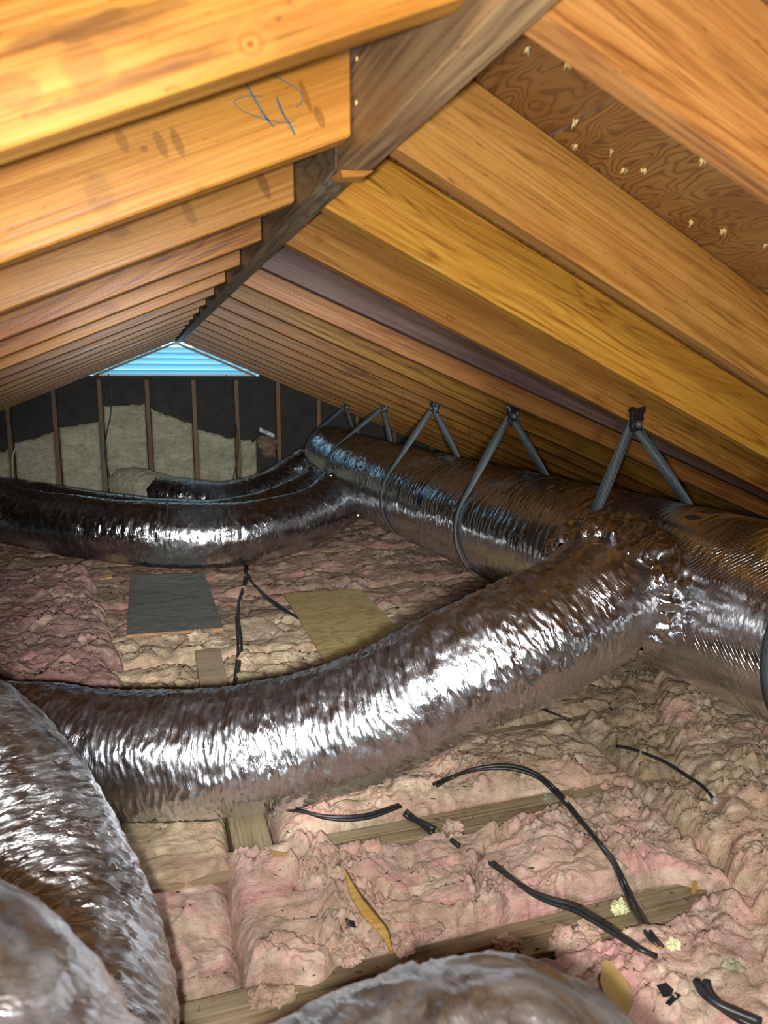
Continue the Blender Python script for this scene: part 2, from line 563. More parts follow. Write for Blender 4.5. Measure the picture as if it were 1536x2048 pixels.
M['soot'] = plain('dark_speck', (0.06, 0.04, 0.025), 0.8)
M['foil_near'] = foil('duct_foil', fine=1.0)
M['foil_far'] = foil('duct_foil_far', (0.74, 0.75, 0.76), 0.22)
M['foil_left'] = foil('left_duct_foil', (0.80, 0.83, 0.87), 0.33, fine=1.2, bumpd=.006)
M['foil_crumple'] = foil('crumpled_foil', rough=0.16, bumpd=0.003)

# ------------------------------------------------------------------ roof: ceiling structure
S = 0.406
XL, XR, ZB, SL = 0.297, 0.342, 0.334, 0.4167      # ridge board faces, rafter underside at the ridge, roof slope
PH = math.atan(SL)
PLUMB = 0.156
Z_EAVE = -1.06
ceiling = empty('ceiling', (0.32, 2, 0.4))
ceiling['kind'] = 'structure'


def rafter_mesh(length):
    # local x runs down the slope, z up square to it, y the thickness; plumb cut at the ridge
    h = PLUMB * math.cos(PH)
    dx = PLUMB * math.sin(PH)
    v = []
    for y in (0, 0.038):
        v += [(0, y, 0), (-dx, y, h), (length, y, 0), (length, y, h)]
    v = [v[i] for i in (0, 1, 4, 5, 2, 3, 6, 7)]
    return poly_mesh('rafter', v, BOXF, 0.0025)


RM = rafter_mesh(3.55)


def place_rafter(side, y0, yaw=0.0, mat=None, label=None, mesh=None):
    me = (mesh or RM)
    if mat is not None and (not me.materials or me.materials[0] != mat):
        key = ('r', mat.name)
        if key not in M:
            M[key] = RM.copy()
            M[key].materials.clear()
            M[key].materials.append(mat)
        me = M[key]
    o = bpy.data.objects.new('rafter', me)
    C.objects.link(o)
    if side > 0:
        ax = Vector((math.cos(PH) * math.cos(yaw), math.sin(yaw), -math.sin(PH) * math.cos(yaw)))
        az = Vector((math.sin(PH), 0, math.cos(PH)))
        ay = az.cross(ax).normalized()
        az = ax.cross(ay)
        loc = Vector((XR + 0.001, y0, ZB))
    else:
        ax = Vector((-math.cos(PH) * math.cos(yaw), math.sin(yaw), -math.sin(PH) * math.cos(yaw)))
        az = Vector((-math.sin(PH), 0, math.cos(PH)))
        ay = az.cross(ax).normalized()          # points to -y
        az = ax.cross(ay)
        loc = Vector((XL - 0.001, y0 + 0.038, ZB))
    mw = Matrix(((ax.x, ay.x, az.x, loc.x), (ax.y, ay.y, az.y, loc.y), (ax.z, ay.z, az.z, loc.z), (0, 0, 0, 1)))
    o.parent = ceiling
    o.matrix_parent_inverse = Matrix.Translation(ceiling.location).inverted()
    o.matrix_basis = mw
    if label:
        o['label'] = label
    return o, mw


def local(mw, p):
    return tuple(mw.inverted() @ p)


def ry(k):
    return (k + 0.64) * S


# frames for the two nearest left rafters so their marks can be located on them
def left_mw(y0):
    ax = Vector((-math.cos(PH), 0, -math.sin(PH)))
    az = Vector((-math.sin(PH), 0, math.cos(PH)))
    ay = az.cross(ax)
    loc = Vector((XL - 0.001, y0 + 0.038, ZB))
    return Matrix(((ax.x, ay.x, az.x, loc.x), (ax.y, ay.y, az.y, loc.y), (ax.z, ay.z, az.z, loc.z), (0, 0, 0, 1)))


def right_mw(y0, yaw=0.0):
    ax = Vector((math.cos(PH) * math.cos(yaw), math.sin(yaw), -math.sin(PH) * math.cos(yaw)))
    az = Vector((math.sin(PH), 0, math.cos(PH)))
    ay = az.cross(ax).normalized()
    az = ax.cross(ay)
    loc = Vector((XR + 0.001, y0, ZB))
    return Matrix(((ax.x, ay.x, az.x, loc.x), (ax.y, ay.y, az.y, loc.y), (ax.z, ay.z, az.z, loc.z), (0, 0, 0, 1)))


def spot_list(mw, y, lst):
    out = []
    for u, v, rx, rz, k in lst:
        out.append((local(mw, on_y(u, v, y)), (rx, 0.03, rz), k))
    return out


mwA, mwB = left_mw(ry(1)), left_mw(ry(2))
kn = [(c, r) for c, r, k in spot_list(mwA, ry(1), [(500, 88, 0.012, 0.010, 1)])]
stA = spot_list(mwA, ry(1), [(130, 60, .05, .006, .5), (240, 40, .06, .008, .5), (330, 130, .05, .006, .45), (170, 130, .02, .02, .35),
                            (30, 185, .02, .015, .35), (250, 170, .09, .005, .4)])
M['rafter_A'] = wood('rafter_wood_near', (0.58, 0.275, 0.050), (0.44, 0.175, 0.025), (0.22, 0.075, 0.012), stain=0.3, knots=kn, stains=stA, grain=0.6)
stB = spot_list(mwB, ry(2), [(245, 282, .007, .014, .45), (288, 298, .006, .005, .55), (322, 290, .006, .018, .5), (355, 285, .006, .02, .55),
                             (640, 235, .006, .013, .6), (610, 190, .004, .02, .55), (405, 390, .01, .02, .3), (200, 390, .02, .03, .25)])
M['rafter_B'] = wood('rafter_wood_second', (0.62, 0.29, 0.050), (0.46, 0.175, 0.022), (0.34, 0.12, 0.02), stain=0.4, stains=stB, grain=0.7)
stC = spot_list(left_mw(ry(3)), ry(3), [(525, 365, .008, .03, .7), (395, 365, .02, .012, .6), (378, 425, .01, .03, .5), (240, 465, .02, .01, .5)])
M['rafter_C'] = wood('rafter_wood_third', (0.62, 0.29, 0.052), (0.46, 0.18, 0.025), (0.34, 0.12, 0.02), stain=0.35, stains=stC)
for k in range(-5, 17):
    y = ry(k)
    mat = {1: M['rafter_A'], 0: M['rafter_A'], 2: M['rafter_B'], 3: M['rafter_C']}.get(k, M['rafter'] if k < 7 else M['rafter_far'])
    lab = {1: 'nearest left rafter with a round knot', 2: 'left rafter with dark finger smudges and blue crayon scribble'}.get(k)
    place_rafter(-1, y, 0.0 if k in (1, 2) else random.uniform(-.004, .004), mat, lab)
yaws = {1: 0.03, 2: 0.125, 3: 0.125, 4: 0.09, 5: -0.06, 6: -0.07}
rk4 = [(c, r) for c, r, k in spot_list(right_mw(ry(4), .09), ry(4) + .03, [(632, 481, .02, .014, 1), (762, 487, .02, .013, 1), (905, 637, .014, .01, 1)])]
M['rafter_knotty'] = wood('rafter_wood_knotty', (0.56, 0.27, 0.065), (0.40, 0.16, 0.03), (0.18, 0.06, 0.012), knots=rk4)
for k in range(-5, 17):
    y = ry(k)
    mat = {0: M['rafter_right'], 1: M['rafter_right'], 2: M['rafter_right'], 3: M['rafter_yellow'], 4: M['rafter_knotty'],
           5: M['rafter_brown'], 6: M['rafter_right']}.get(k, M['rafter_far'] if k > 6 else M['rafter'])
    lab = {5: 'dark purple-brown right rafter', 3: 'bright yellow right rafter with wavy grain', 4: 'knotty orange right rafter'}.get(k)
    place_rafter(1, y, yaws.get(k, random.uniform(-.006, .006)), mat, lab)

# ridge board in two spliced lengths
for (y0, y1, zl, mt, lab) in ((-2.2, 1.168, 0.305, 'ridge', 'nearer ridge board, brown'), (1.172, 7.12, 0.316, 'ridge_far', 'farther ridge board, grey-brown')):
    me = box_mesh('ridge_board', (0, -0.0, 0), (y1 - y0, 0.043, 0.215), 0.002)
    o = link_mesh('ridge_board', me, M[mt])
    o.matrix_basis = Matrix(((0, -1, 0, XR), (1, 0, 0, y0), (0, 0, 1, zl), (0, 0, 0, 1)))
    child_of(o, ceiling)
    o['label'] = lab
# chipped corner at the splice
me = poly_mesh('splice_chip', [(XL - .001, 1.13, .304), (XR + .001, 1.12, .304), (XR + .001, 1.185, .306), (XL, 1.19, .308),
                              (XL + .004, 1.14, .297), (XR - .01, 1.135, .299), (XR - .006, 1.175, .30), (XL + .006, 1.18, .299)],
               [(0, 1, 2, 3), (4, 7, 6, 5), (0, 4, 5, 1), (1, 5, 6, 2), (2, 6, 7, 3), (3, 7, 4, 0)])
child_of(link_mesh('wood_chip', me, M['rafter']), ceiling)

# sheathing panels above the rafters, laid 1.2 m up the slope by 2.4 m along
TH = PLUMB * math.cos(PH) + 0.001
for side in (1, -1):
    for row, (a, b) in enumerate(((-0.05, 0.245), (0.248, 1.462), (1.465, 2.68), (2.683, 3.6))):
        yy = -2.3 - (0.6 if row % 2 else 0)
        while yy < 7.3:
            y0, y1 = max(yy, -2.3), min(yy + 2.436, 7.32)
            if y1 - y0 > .02:
                me = box_mesh('sheathing_panel', (0, 0, 0), (y1 - y0, b - a, 0.012), 0.001)
                o = link_mesh('sheathing_panel', me, M['sheath'])
                ax = Vector((0, 1, 0))
                if side > 0:
                    dn = Vector((math.cos(PH), 0, -math.sin(PH)))
                    nz = Vector((math.sin(PH), 0, math.cos(PH)))
                    org = Vector((XR, 0, ZB))
                else:
                    dn = Vector((-math.cos(PH), 0, -math.sin(PH)))
                    nz = Vector((-math.sin(PH), 0, math.cos(PH)))
                    org = Vector((XL, 0, ZB))
                loc = org + dn * a + nz * TH + Vector((0, y0, 0))
                o.matrix_basis = Matrix(((ax.x, dn.x, nz.x, loc.x), (ax.y, dn.y, nz.y, loc.y), (ax.z, dn.z, nz.z, loc.z), (0, 0, 0, 1)))
                child_of(o, ceiling)
            yy += 2.44


# nail points with splinters bursting through the sheathing on the right slope
def roof_hit(u, v, up):
    r = ray(u, v)
    t = (ZB + up + SL * XR) / (r.z + SL * r.x)
    return r * t


NZR = Vector((math.sin(PH), 0, math.cos(PH)))


def cone_bm(bm, a, b, r, n=6):
    a, b = Vector(a), Vector(b)
    d = (b - a).normalized()
    q = d.to_track_quat('Z', 'Y')
    ring = [bm.verts.new(a + q @ Vector((r * math.cos(6.283 * i / n), r * math.sin(6.283 * i / n), 0))) for i in range(n)]
    tip = bm.verts.new(b)
    for i in range(n):
        bm.faces.new((ring[i], ring[(i + 1) % n], tip))
    bm.faces.new(ring[::-1])


nails = [(1055, 95, 2), (1140, 125, 3), (1258, 180, 1), (1150, 243, 2), (1150, 290, 2), (1222, 300, 2), (1248, 338, 1.6), (1288, 340, 1.6),
         (1408, 318, 3), (1490, 345, 1.6), (1518, 370, 1.6), (1382, 443, 2), (1448, 460, 3), (1530, 488, 1.6), (992, 442, 1.4),
         (1155, 515, 1), (1275, 607, 1.4), (1298, 603, 1.4), (818, 312, 1), (1525, 700, 1.2)]
for u, v, k in nails:
    p = roof_hit(u, v, (TH) / math.cos(PH))
    bm = bmesh.new()
    dn = Vector((random.uniform(-.3, .3), random.uniform(-.25, .1), -1)).normalized()
    L = 0.009 * k ** 0.4
    cone_bm(bm, p - dn * 0.004, p + dn * L, 0.0016)
    me = bpy.data.meshes.new('roofing_nail')
    bm.to_mesh(me)
    bm.free()
    o = link_mesh('roofing_nail', me, M['steel'])
    child_of(o, ceiling)
    bm = bmesh.new()
    for i in range(int(2 + 2 * k)):
        a = random.uniform(-.7, .7)
        out = Vector((math.cos(PH) * -math.sin(a) * .3 - .2, random.uniform(-.5, .5), -random.uniform(.3, .8)))
        q = p + Vector((random.uniform(-1, 1) * .004, random.uniform(-1, 1) * .004, 0))
        cone_bm(bm, q - out * 0.003, q + out * random.uniform(.005, .009) * k ** .5, 0.0016, 4)
    me = bpy.data.meshes.new('splinter')
    bm.to_mesh(me)
    bm.free()
    child_of(link_mesh('splinter', me, M['splinter']), ceiling)


# nail heads on the faces of ridge and rafters
def nailhead(p, nrm, r=0.004, mat='steel'):
    bm = bmesh.new()
    bmesh.ops.create_cone(bm, cap_ends=True, segments=8, radius1=r, radius2=r * .8, depth=0.0022)
    me = bpy.data.meshes.new('nail_head')
    bm.to_mesh(me)
    bm.free()
    o = link_mesh('nail_head', me, M[mat])
    o.matrix_basis = Matrix.Translation(p + Vector(nrm) * .0008) @ Vector(nrm).to_track_quat('Z', 'Y').to_matrix().to_4x4()
    child_of(o, ceiling)


for u, v in ((714, 117), (713, 205)):
    r = ray(u, v)
    nailhead(r * (XL / r.x), (-1, 0, 0), .0035, 'splinter')
nailhead(on_y(1449, 248, ry(1) + .02), (0, -1, 0), .0035, 'foam')
# bent nail lying on the yellow rafter
p = on_y(840, 366, ry(3) + .055)
p2 = on_y(834, 393, ry(3) + .05)
child_of(link_mesh('bent_nail', tube_mesh('bent_nail', [p + Vector((.008, -.004, 0)), p + Vector((0, -.01, 0)), p2 + Vector((0, -.008, 0))], .0018, 6, .004), M['soot']), ceiling)


# blue crayon scribble on the second left rafter (flat strokes on its face)
def stroke_mesh(pts, w, y):
    P3 = [on_y(u, v, y) for u, v in pts]
    Q, s = respace(np.array([tuple(p) for p in P3]), 0.002)
    T = np.gradient(Q, axis=0)
    T /= np.linalg.norm(T, axis=1)[:, None]
    N = np.stack([-T[:, 2], 0 * T[:, 0], T[:, 0]], 1)
    jit = (1 + 0.5 * pn(s * 300, 0.3, w * 1000))[:, None]
    return grid_mesh('crayon_mark', np.stack([Q + N * w * .5 * jit, Q - N * w * .5 * jit], 1))


for pts, w in (([(488, 160), (505, 190), (525, 225), (548, 255)], .0028), ([(553, 195), (565, 225), (580, 250), (590, 270)], .0032),
               ([(540, 148), (565, 160), (590, 175), (603, 188), (603, 205), (592, 215)], .0015),
               ([(525, 193), (500, 192), (480, 196), (468, 205), (482, 220), (510, 232), (550, 243), (575, 246), (590, 240)], .0013)):
    o = link_mesh('crayon_mark', stroke_mesh(pts, w, ry(2) - .0008), M['blue_wax'])
    child_of(o, ceiling)

# ------------------------------------------------------------------ gable end wall with louvred vent
YG = 7.02
wall = empty('wall_back', (0.3, YG, -1.1))
wall['kind'] = 'structure'


def roof_z(x):
    return ZB + PLUMB - 0.012 - SL * (x - XR) if x > 0.32 else ZB + PLUMB - 0.012 - SL * (XL - x)


VENT_Z = 0.045
XV0, XV1 = -0.42, 1.04
v = []
prof = [(-3.0, Z_EAVE - .1), (3.6, Z_EAVE - .1), (3.6, roof_z(3.6)), (XV1 + .45, roof_z(XV1 + .45)), (XV1 + .45, VENT_Z), (XV0 - .45, VENT_Z), (XV0 - .45, roof_z(XV0 - .45)), (-3.0, roof_z(-3.0))]
prof = [(-3.0, -1.2), (3.6, -1.2), (3.6, max(-1.19, roof_z(3.6))), (1.06, roof_z(1.06)), (1.06, VENT_Z), (-0.42, VENT_Z), (-0.42, roof_z(-0.42)), (-3.0, roof_z(-3.0))]
verts = [(x, YG + .09, z) for x, z in prof] + [(x, YG + .105, z) for x, z in prof]
n = len(prof)
faces = [tuple(range(n)), tuple(range(2 * n - 1, n - 1, -1))] + [(i, (i + 1) % n, n + (i + 1) % n, n + i) for i in range(n)]
child_of(link_mesh('wall_board', poly_mesh('wall_board', verts, faces), M['black_board']), wall)
for x in (-1.43, -1.075, -0.712, -0.34, 0.055, 0.455, 0.835, 1.215, 1.60, 1.98, 2.36, 2.75, -1.82, -2.2):
    top = min(VENT_Z - .035, roof_z(x) - .02) if -.5 < x < 1.1 else roof_z(x + .02 if x > .3 else x - .02) - .03
    me = box_mesh('stud', (0, 0, 0), (top + 1.15, .036, .085), .002)
    o = link_mesh('stud', me, M['stud'])
    o.matrix_basis = Matrix(((0, -1, 0, x + .018), (0, 0, 1, YG), (1, 0, 0, -1.15), (0, 0, 0, 1)))
    o.matrix_basis = Matrix(((0, 1, 0, x - .018), (0, 0, 1, YG), (1, 0, 0, -1.15), (0, 0, 0, 1)))
    child_of(o, wall)
me = box_mesh('top_plate', (0, 0, 0), (1.62, .09, .036), .002)
o = link_mesh('top_plate', me, M['black_board'])
o.location = (-.5, YG, VENT_Z - .036)
child_of(o, wall)

vent = empty('window_1', (0.32, YG, VENT_Z))
vent['kind'] = 'structure'
vent['label'] = 'triangular louvred gable vent letting in blue daylight'


def half_w(z, inset=0.0):
    """x range inside the roof underside at height z"""
    return XL - (ZB - z - inset) / SL, XR + (ZB - z - inset) / SL


for i, z in enumerate((0.052, 0.105, 0.155, 0.205, 0.25)):
    z2 = z + 0.047
    a0, a1 = half_w(z, .0)
    b0, b1 = half_w(min(z2, .30), .0)
    a0, a1, b0, b1 = a0 - .06, a1 + .06, b0 - .06, b1 + .06
    y0, y1 = YG + .13, YG + .075
    t = .004
    vs = [(a0, y0, z), (a1, y0, z), (b1, y1, z2), (b0, y1, z2), (a0, y0 + .002, z - t), (a1, y0 + .002, z - t), (b1, y1 + .002, z2 - t), (b0, y1 + .002, z2 - t)]
    me = poly_mesh('slat', vs, [(0, 1, 2, 3), (7, 6, 5, 4), (0, 4, 5, 1), (1, 5, 6, 2), (2, 6, 7, 3), (3, 7, 4, 0)])
    child_of(link_mesh('slat', me, M['slat']), vent)
for sgn in (-1, 1):
    x0 = XL if sgn < 0 else XR
    p0 = (x0, VENT_Z + .27)
    p1 = (x0 + sgn * .68, VENT_Z + .27 - .68 * SL)
    vs = []
    for y in (YG + .04, YG + .07):
        vs += [(p0[0], y, p0[1]), (p1[0], y, p1[1]), (p1[0], y, p1[1] + .022), (p0[0], y, p0[1] + .022)]
    me = poly_mesh('vent_frame', vs, [(0, 1, 2, 3), (7, 6, 5, 4), (0, 4, 5, 1), (1, 5, 6, 2), (2, 6, 7, 3), (3, 7, 4, 0)])
    child_of(link_mesh('vent_frame', me, M['trim']), vent)
me = box_mesh('vent_sill', (-.36, YG + .04, VENT_Z + .001), (.98, YG + .14, VENT_Z + .014), .001)
child_of(link_mesh('vent_sill', me, M['white_sill']), vent)

# wall behind the camera and the two low eaves
for name, vs in (('wall_front', [(x, y, z) for y in (-2.32, -2.30) for x, z in ((-3.1, -1.2), (3.7, -1.2), (3.7, -.9), (.32, .49), (-3.1, -.93))]),):
    fs = [(0, 1, 2, 3, 4), (9, 8, 7, 6, 5)] + [(i, (i + 1) % 5, 5 + (i + 1) % 5, 5 + i) for i in range(5)]
    o = link_mesh(name, poly_mesh(name, vs, fs), M['dark_board'])
    o['kind'] = 'structure'
for name, x in (('wall_left', -2.95), ('wall_right', 3.5)):
    o = link_mesh(name, box_mesh(name, (x - .01, -2.3, -1.2), (x + .01, 7.1, -.86)), M['dark_board'])
    o['kind'] = 'structure'

# ------------------------------------------------------------------ floor: joists and board below
floor = empty('floor', (0.3, 2, -1.2))
floor['kind'] = 'structure'
me = box_mesh('floor_board', (-2.95, -2.3, -1.225), (3.5, 7.11, -1.212))
child_of(link_mesh('floor_board', me, M['gypsum']), floor)
J0, JS, ZJ = 1.155, 0.406, -1.07
for k in range(-8, 15):
    yc = J0 + k * JS
    if k in (0, 1):
        parts = ((yc - .041, -2.9, .63), (yc - .041, .634, 3.4), (yc + .002, -2.9, 3.4))
    else:
        parts = ((yc - .019, -2.9, 3.4),)
    for y, xa, xb in parts:
        me = box_mesh('joist', (0, 0, 0), (xb - xa, .039, .14), .0015)
        o = link_mesh('joist', me, M['joist'])
        o.location = (xa, y, ZJ - .14 - (.004 if y < yc - .03 and k == 0 else 0))
        child_of(o, floor)

# ------------------------------------------------------------------ duct routes (x, y, z, radius)
D = {}
D['trunk'] = [(1.62, .75, -.635, .25), (1.58, 1.25, -.62, .25), (1.545, 1.75, -.62, .25), (1.51, 2.3, -.62, .245), (1.48, 3.0, -.62, .243), (1.44, 3.7, -.62, .243), (1.41, 4.5, -.615, .24),
              (1.42, 5.2, -.61, .235), (1.47, 5.9, -.60, .23), (1.55, 6.35, -.60, .21)]
D['near_branch'] = [(1.33, 1.83, -.60, .165), (1.16, 1.66, -.545, .165), (1.0, 1.60, -.60, .156), (.73, 1.60, -.69, .153), (.50, 1.67, -.82, .152), (.21, 1.77, -.905, .153),
                    (-.09, 1.87, -.925, .151), (-.38, 2.02, -.92, .150), (-.75, 2.15, -.92, .15), (-1.3, 2.2, -.92, .15)]
D['far_front'] = [(1.38, 5.0, -.70, .165), (1.18, 4.72, -.77, .17), (.95, 4.42, -.815, .168), (.53, 4.10, -.825, .17), (.135, 4.06, -.81, .172), (-.25, 4.30, -.80, .168),
                  (-.68, 4.75, -.79, .165), (-1.1, 5.3, -.80, .165), (-1.6, 5.8, -.8, .165)]
D['far_middle'] = [(1.42, 5.6, -.70, .15), (1.15, 5.25, -.79, .155), (.85, 4.85, -.835, .155), (.5, 4.55, -.855, .155), (.1, 4.60, -.85, .155), (-.3, 4.95, -.84, .155),
                   (-.75, 5.5, -.83, .155), (-1.25, 6.1, -.83, .155), (-1.8, 6.5, -.83, .155)]
D['far_rear'] = [(1.47, 6.2, -.66, .15), (1.22, 6.1, -.75, .16), (.95, 5.95, -.87, .165), (.6, 5.85, -.935, .165), (.25, 6.0, -.90, .155), (.02, 6.2, -.85, .13)]
D['left_upper'] = [(-1.5, 1.75, -.84, .17), (-1.0, 1.78, -.80, .17), (-.62, 1.70, -.75, .17), (-.425, 1.60, -.745, .17), (-.32, 1.47, -.79, .17), (-.24, 1.29, -.86, .17),
                   (-.19, 1.10, -.885, .17), (-.173, .95, -.885, .17), (-.20, .72, -.89, .17), (-.34, .42, -.89, .17), (-.56, .18, -.89, .17), (-.85, .0, -.89, .17)]
D['left_lower'] = [(-1.3, .85, -.70, .16), (-.9, .80, -.62, .165), (-.5, .72, -.56, .165), (-.27, .62, -.555, .165), (-.19, .53, -.57, .165), (-.17, .38, -.62, .165), (-.19, .1, -.68, .165), (-.2, -.3, -.74, .165)]
D['front'] = [(.10, .10, -.90, .14), (.055, .37, -.85, .14), (.075, .53, -.76, .14), (.16, .56, -.73, .14), (.25, .555, -.72, .14), (.315, .535, -.725, .14), (.345, .44, -.76, .14), (.35, .2, -.82, .14), (.35, -.1, -.85, .14)]
DP = {k: respace(np.array(v, float), 0.04)[0] for k, v in D.items()}
ALLD = np.vstack(list(DP.values()))

BOARDS = {  # name: (quad x/y corners, underside z, thickness)
    'grey': ([(-.10, 4.03), (.272, 3.94), (.273, 3.01), (-.105, 3.04)], -1.012, .014),
    'ply': ([(.60, 3.44), (.97, 3.40), (.945, 2.30), (.585, 2.34)], -1.012, .013),
    'small': ([(.143, 2.76), (.234, 2.76), (.226, 2.36), (.135, 2.36)], -1.012, .02),
}


def press(P):
    """push wool points down where ducts or boards lie on them"""
    sh = P.shape
    Q = P.reshape(-1, 3)
    lim = np.full(len(Q), 9.0)
    D2 = ALLD
    lo, hi = Q[:, :2].min(0) - .3, Q[:, :2].max(0) + .3
    D2 = D2[(D2[:, 0] > lo[0]) & (D2[:, 0] < hi[0]) & (D2[:, 1] > lo[1]) & (D2[:, 1] < hi[1]) & (D2[:, 2] - D2[:, 3] < -.8)]
    for i in range(0, len(Q), 20000):
        q = Q[i:i + 20000]
        if len(D2):
            d2 = (q[:, None, 0] - D2[None, :, 0]) ** 2 + (q[:, None, 1] - D2[None, :, 1]) ** 2
            R = D2[None, :, 3] + .008
            z = np.where(d2 < R ** 2, D2[None, :, 2] - np.sqrt(np.maximum(R ** 2 - d2, 0)), 9.0)
            lim[i:i + 20000] = z.min(1)
    for quad, zu, th in BOARDS.values():
        c = np.array(quad)
        ins = np.ones(len(Q), bool)
        for a in range(4):
            p0, p1 = c[a], c[(a + 1) % 4]
            e = p1 - p0
            cr = e[0] * (Q[:, 1] - p0[1]) - e[1] * (Q[:, 0] - p0[0])
            ins &= cr < .004
        lim = np.where(ins, np.minimum(lim, zu - .001), lim)
    Q[:, 2] = np.minimum(Q[:, 2], lim)
    Q[:, 2] = np.maximum(Q[:, 2], -1.205)
    return Q.reshape(sh)


def fluff(X, Y, seed, amp=1.0, stretch=1.5):
    s = seed * 17.3
    wx = .035 * pn(X * 6, Y * 6, s) + .016 * pn(X * 19, Y * 19, s + 3) + .006 * pn(X * 50, Y * 50, s + 13)
    wy = .035 * pn(X * 6, Y * 6, s + 9) + .016 * pn(X * 19, Y * 19, s + 5) + .006 * pn(X * 50, Y * 50, s + 15)
    x, y = (X + wx) / stretch, Y + wy
    b1 = np.abs(pn(x * 5, y * 5, s + 1))
    b2 = np.abs(pn(x * 12, y * 12, s + 2))
    b3 = np.abs(pn(x * 27, y * 27, s + 4))
    b4 = np.abs(pn(X * 58 + wx * 40, Y * 58 + wy * 40, s + 6))
    b5 = pn(X * 130 + wx * 60, Y * 130 + wy * 60, s + 7)
    mod = sstep(-.2, .3, pn(X * 4.2, Y * 4.2, s + 8))
    rough = sstep(-.1, .3, pn(X * 7.2, Y * 7.2, s + 18))
    lay = pn(x * 2.6, y * 3.4, s + 11)
    terr = sstep(.0, .14, np.abs(((lay * 2.6) % 1.0) - .5))        # torn layers with a step edge
    cut = np.exp(-(pn(X * 3.1 + wx * 8, Y * 4.6 + wy * 8, s + 21) / .035) ** 2)      # thin deep creases
    h = .030 * b1 + .028 * b2 * (.35 + mod) + .021 * b3 * (.35 + rough) + .015 * b4 * (.3 + rough) + .0034 * b5 * (.4 + rough) + .008 * terr - .020 * cut
    return amp * (h - .03), wx, wy


def batt(name, L, R, z0, amp, seed, mat, label, hx, hy, edge=.045, sag=.12, bulge=None, ragged=.02, group=None):
    """a glass-wool batt between two polylines L(x,y) [lower/near edge] and R [far edge]"""
    L, _ = respace(np.array([(a, b, 0) for a, b in L], float), hx)
    n = len(L)
    Rq = np.array([(a, b, 0) for a, b in R], float)
    R = catmull(Rq, 400)
    d = np.r_[0, np.cumsum(np.linalg.norm(np.diff(R, axis=0), axis=1))]
    R = np.stack([np.interp(np.linspace(0, d[-1], n), d, R[:, k]) for k in range(3)], 1)
    width = np.linalg.norm(L - R, axis=1).max()
    m = max(8, int(width / hy))
    t = np.linspace(0, 1, m)
    sL = np.linspace(0, 1, n) * d[-1]
    rl = ragged * (pn(sL * 6, 3.3, seed * 3.1) + .6 * pn(sL * 19, 8.1, seed * 3.1) + .3 * pn(sL * 50, 8.1, seed * 3.1))
    rr = ragged * (pn(sL * 6, 5.3, seed * 5.7) + .6 * pn(sL * 19, 1.1, seed * 5.7) + .3 * pn(sL * 50, 4.1, seed * 5.7))
    dirv = (R - L) / np.linalg.norm(R - L, axis=1)[:, None]
    Lr = L + dirv * rl[:, None]
    Rr = R + dirv * rr[:, None]
    # crowd the samples at both edges so the rounded sides are well covered
    tt = t + 0.0
    P = Lr[:, None] * (1 - tt)[None, :, None] + Rr[:, None] * tt[None, :, None]
    dl = tt[None, :] * width
    dr = (1 - tt)[None, :] * width
    e1 = np.minimum(dl, dr) / edge
    ends = np.minimum(np.arange(n), np.arange(n)[::-1])[:, None] * hx / edge
    e = np.clip(np.minimum(e1, ends), 0, 1)
    round_ = np.sqrt(np.clip(1 - (1 - e) ** 2, 0, 1))
    h, wx, wy = fluff(P[..., 0], P[..., 1], seed, amp)
    z = z0 + h * (.25 + .75 * e) - sag * (1 - round_)
    if bulge is not None:
        z = z + bulge(P[..., 0], P[..., 1])
    P[..., 2] = z
    P[..., 0] += wx * .22 * e
    P[..., 1] += wy * .22 * e
    P = press(P)
    me = grid_mesh(name, P)
    o = link_mesh(name, me, mat)
    tag(o, label, 'insulation', group or 'pink insulation batts between the joists')
    return o


wools = []


def bay(k, xa, xb, y_in0, y_in1, z0, amp, seed, mat, label, hx, hy, bulge=None, edge=.05, ragged=.018, sag=.10):
    """batt in the bay beyond joist k; y_in0/y_in1: offsets of its near and far edges from the joist centres, functions of x or numbers"""
    f0 = y_in0 if callable(y_in0) else (lambda x, q=y_in0: q)
    f1 = y_in1 if callable(y_in1) else (lambda x, q=y_in1: q)
    xs = np.linspace(xa, xb, 60)
    a = [(x, J0 + k * JS + f0(x)) for x in xs]
    b = [(x, J0 + (k + 1) * JS + f1(x)) for x in xs]
    o = batt('insulation_batt', a, b, z0, amp, seed, mat, label, hx, hy, bulge=bulge, edge=edge, ragged=ragged, sag=sag)
    wools.append(o)
    return o


def bump_at(*lst):
    def f(X, Y):
        out = 0
        for cx, cy, rx, ry_, h in lst:
            out = out + h * np.exp(-(((X - cx) / rx) ** 2 + ((Y - cy) / ry_) ** 2))
        return out
    return f


# joist 0 shows from the left to x~1.05, joist 1 shows from x~.35 to x~1.0
rev0_hi = lambda x: float(.062 + .02 * math.sin(x * 9) - .075 * math.exp(-((x - .24) / .10) ** 2) - .09 * sstep(.98, 1.15, x))       # near edge of bay 0
rev0_lo = lambda x: float(-.075 - .015 * math.sin(x * 7 + 1) + .09 * sstep(.80, 1.1, x))   # far edge of bay -1
rev1_hi = lambda x: float(.05 - .062 * sstep(.95, 1.1, x))                                # near edge of bay 1
rev1_lo = lambda x: float(.035 - (.085 + .015 * math.sin(x * 11)) * sstep(.30, .40, x) + .06 * sstep(.95, 1.12, x))

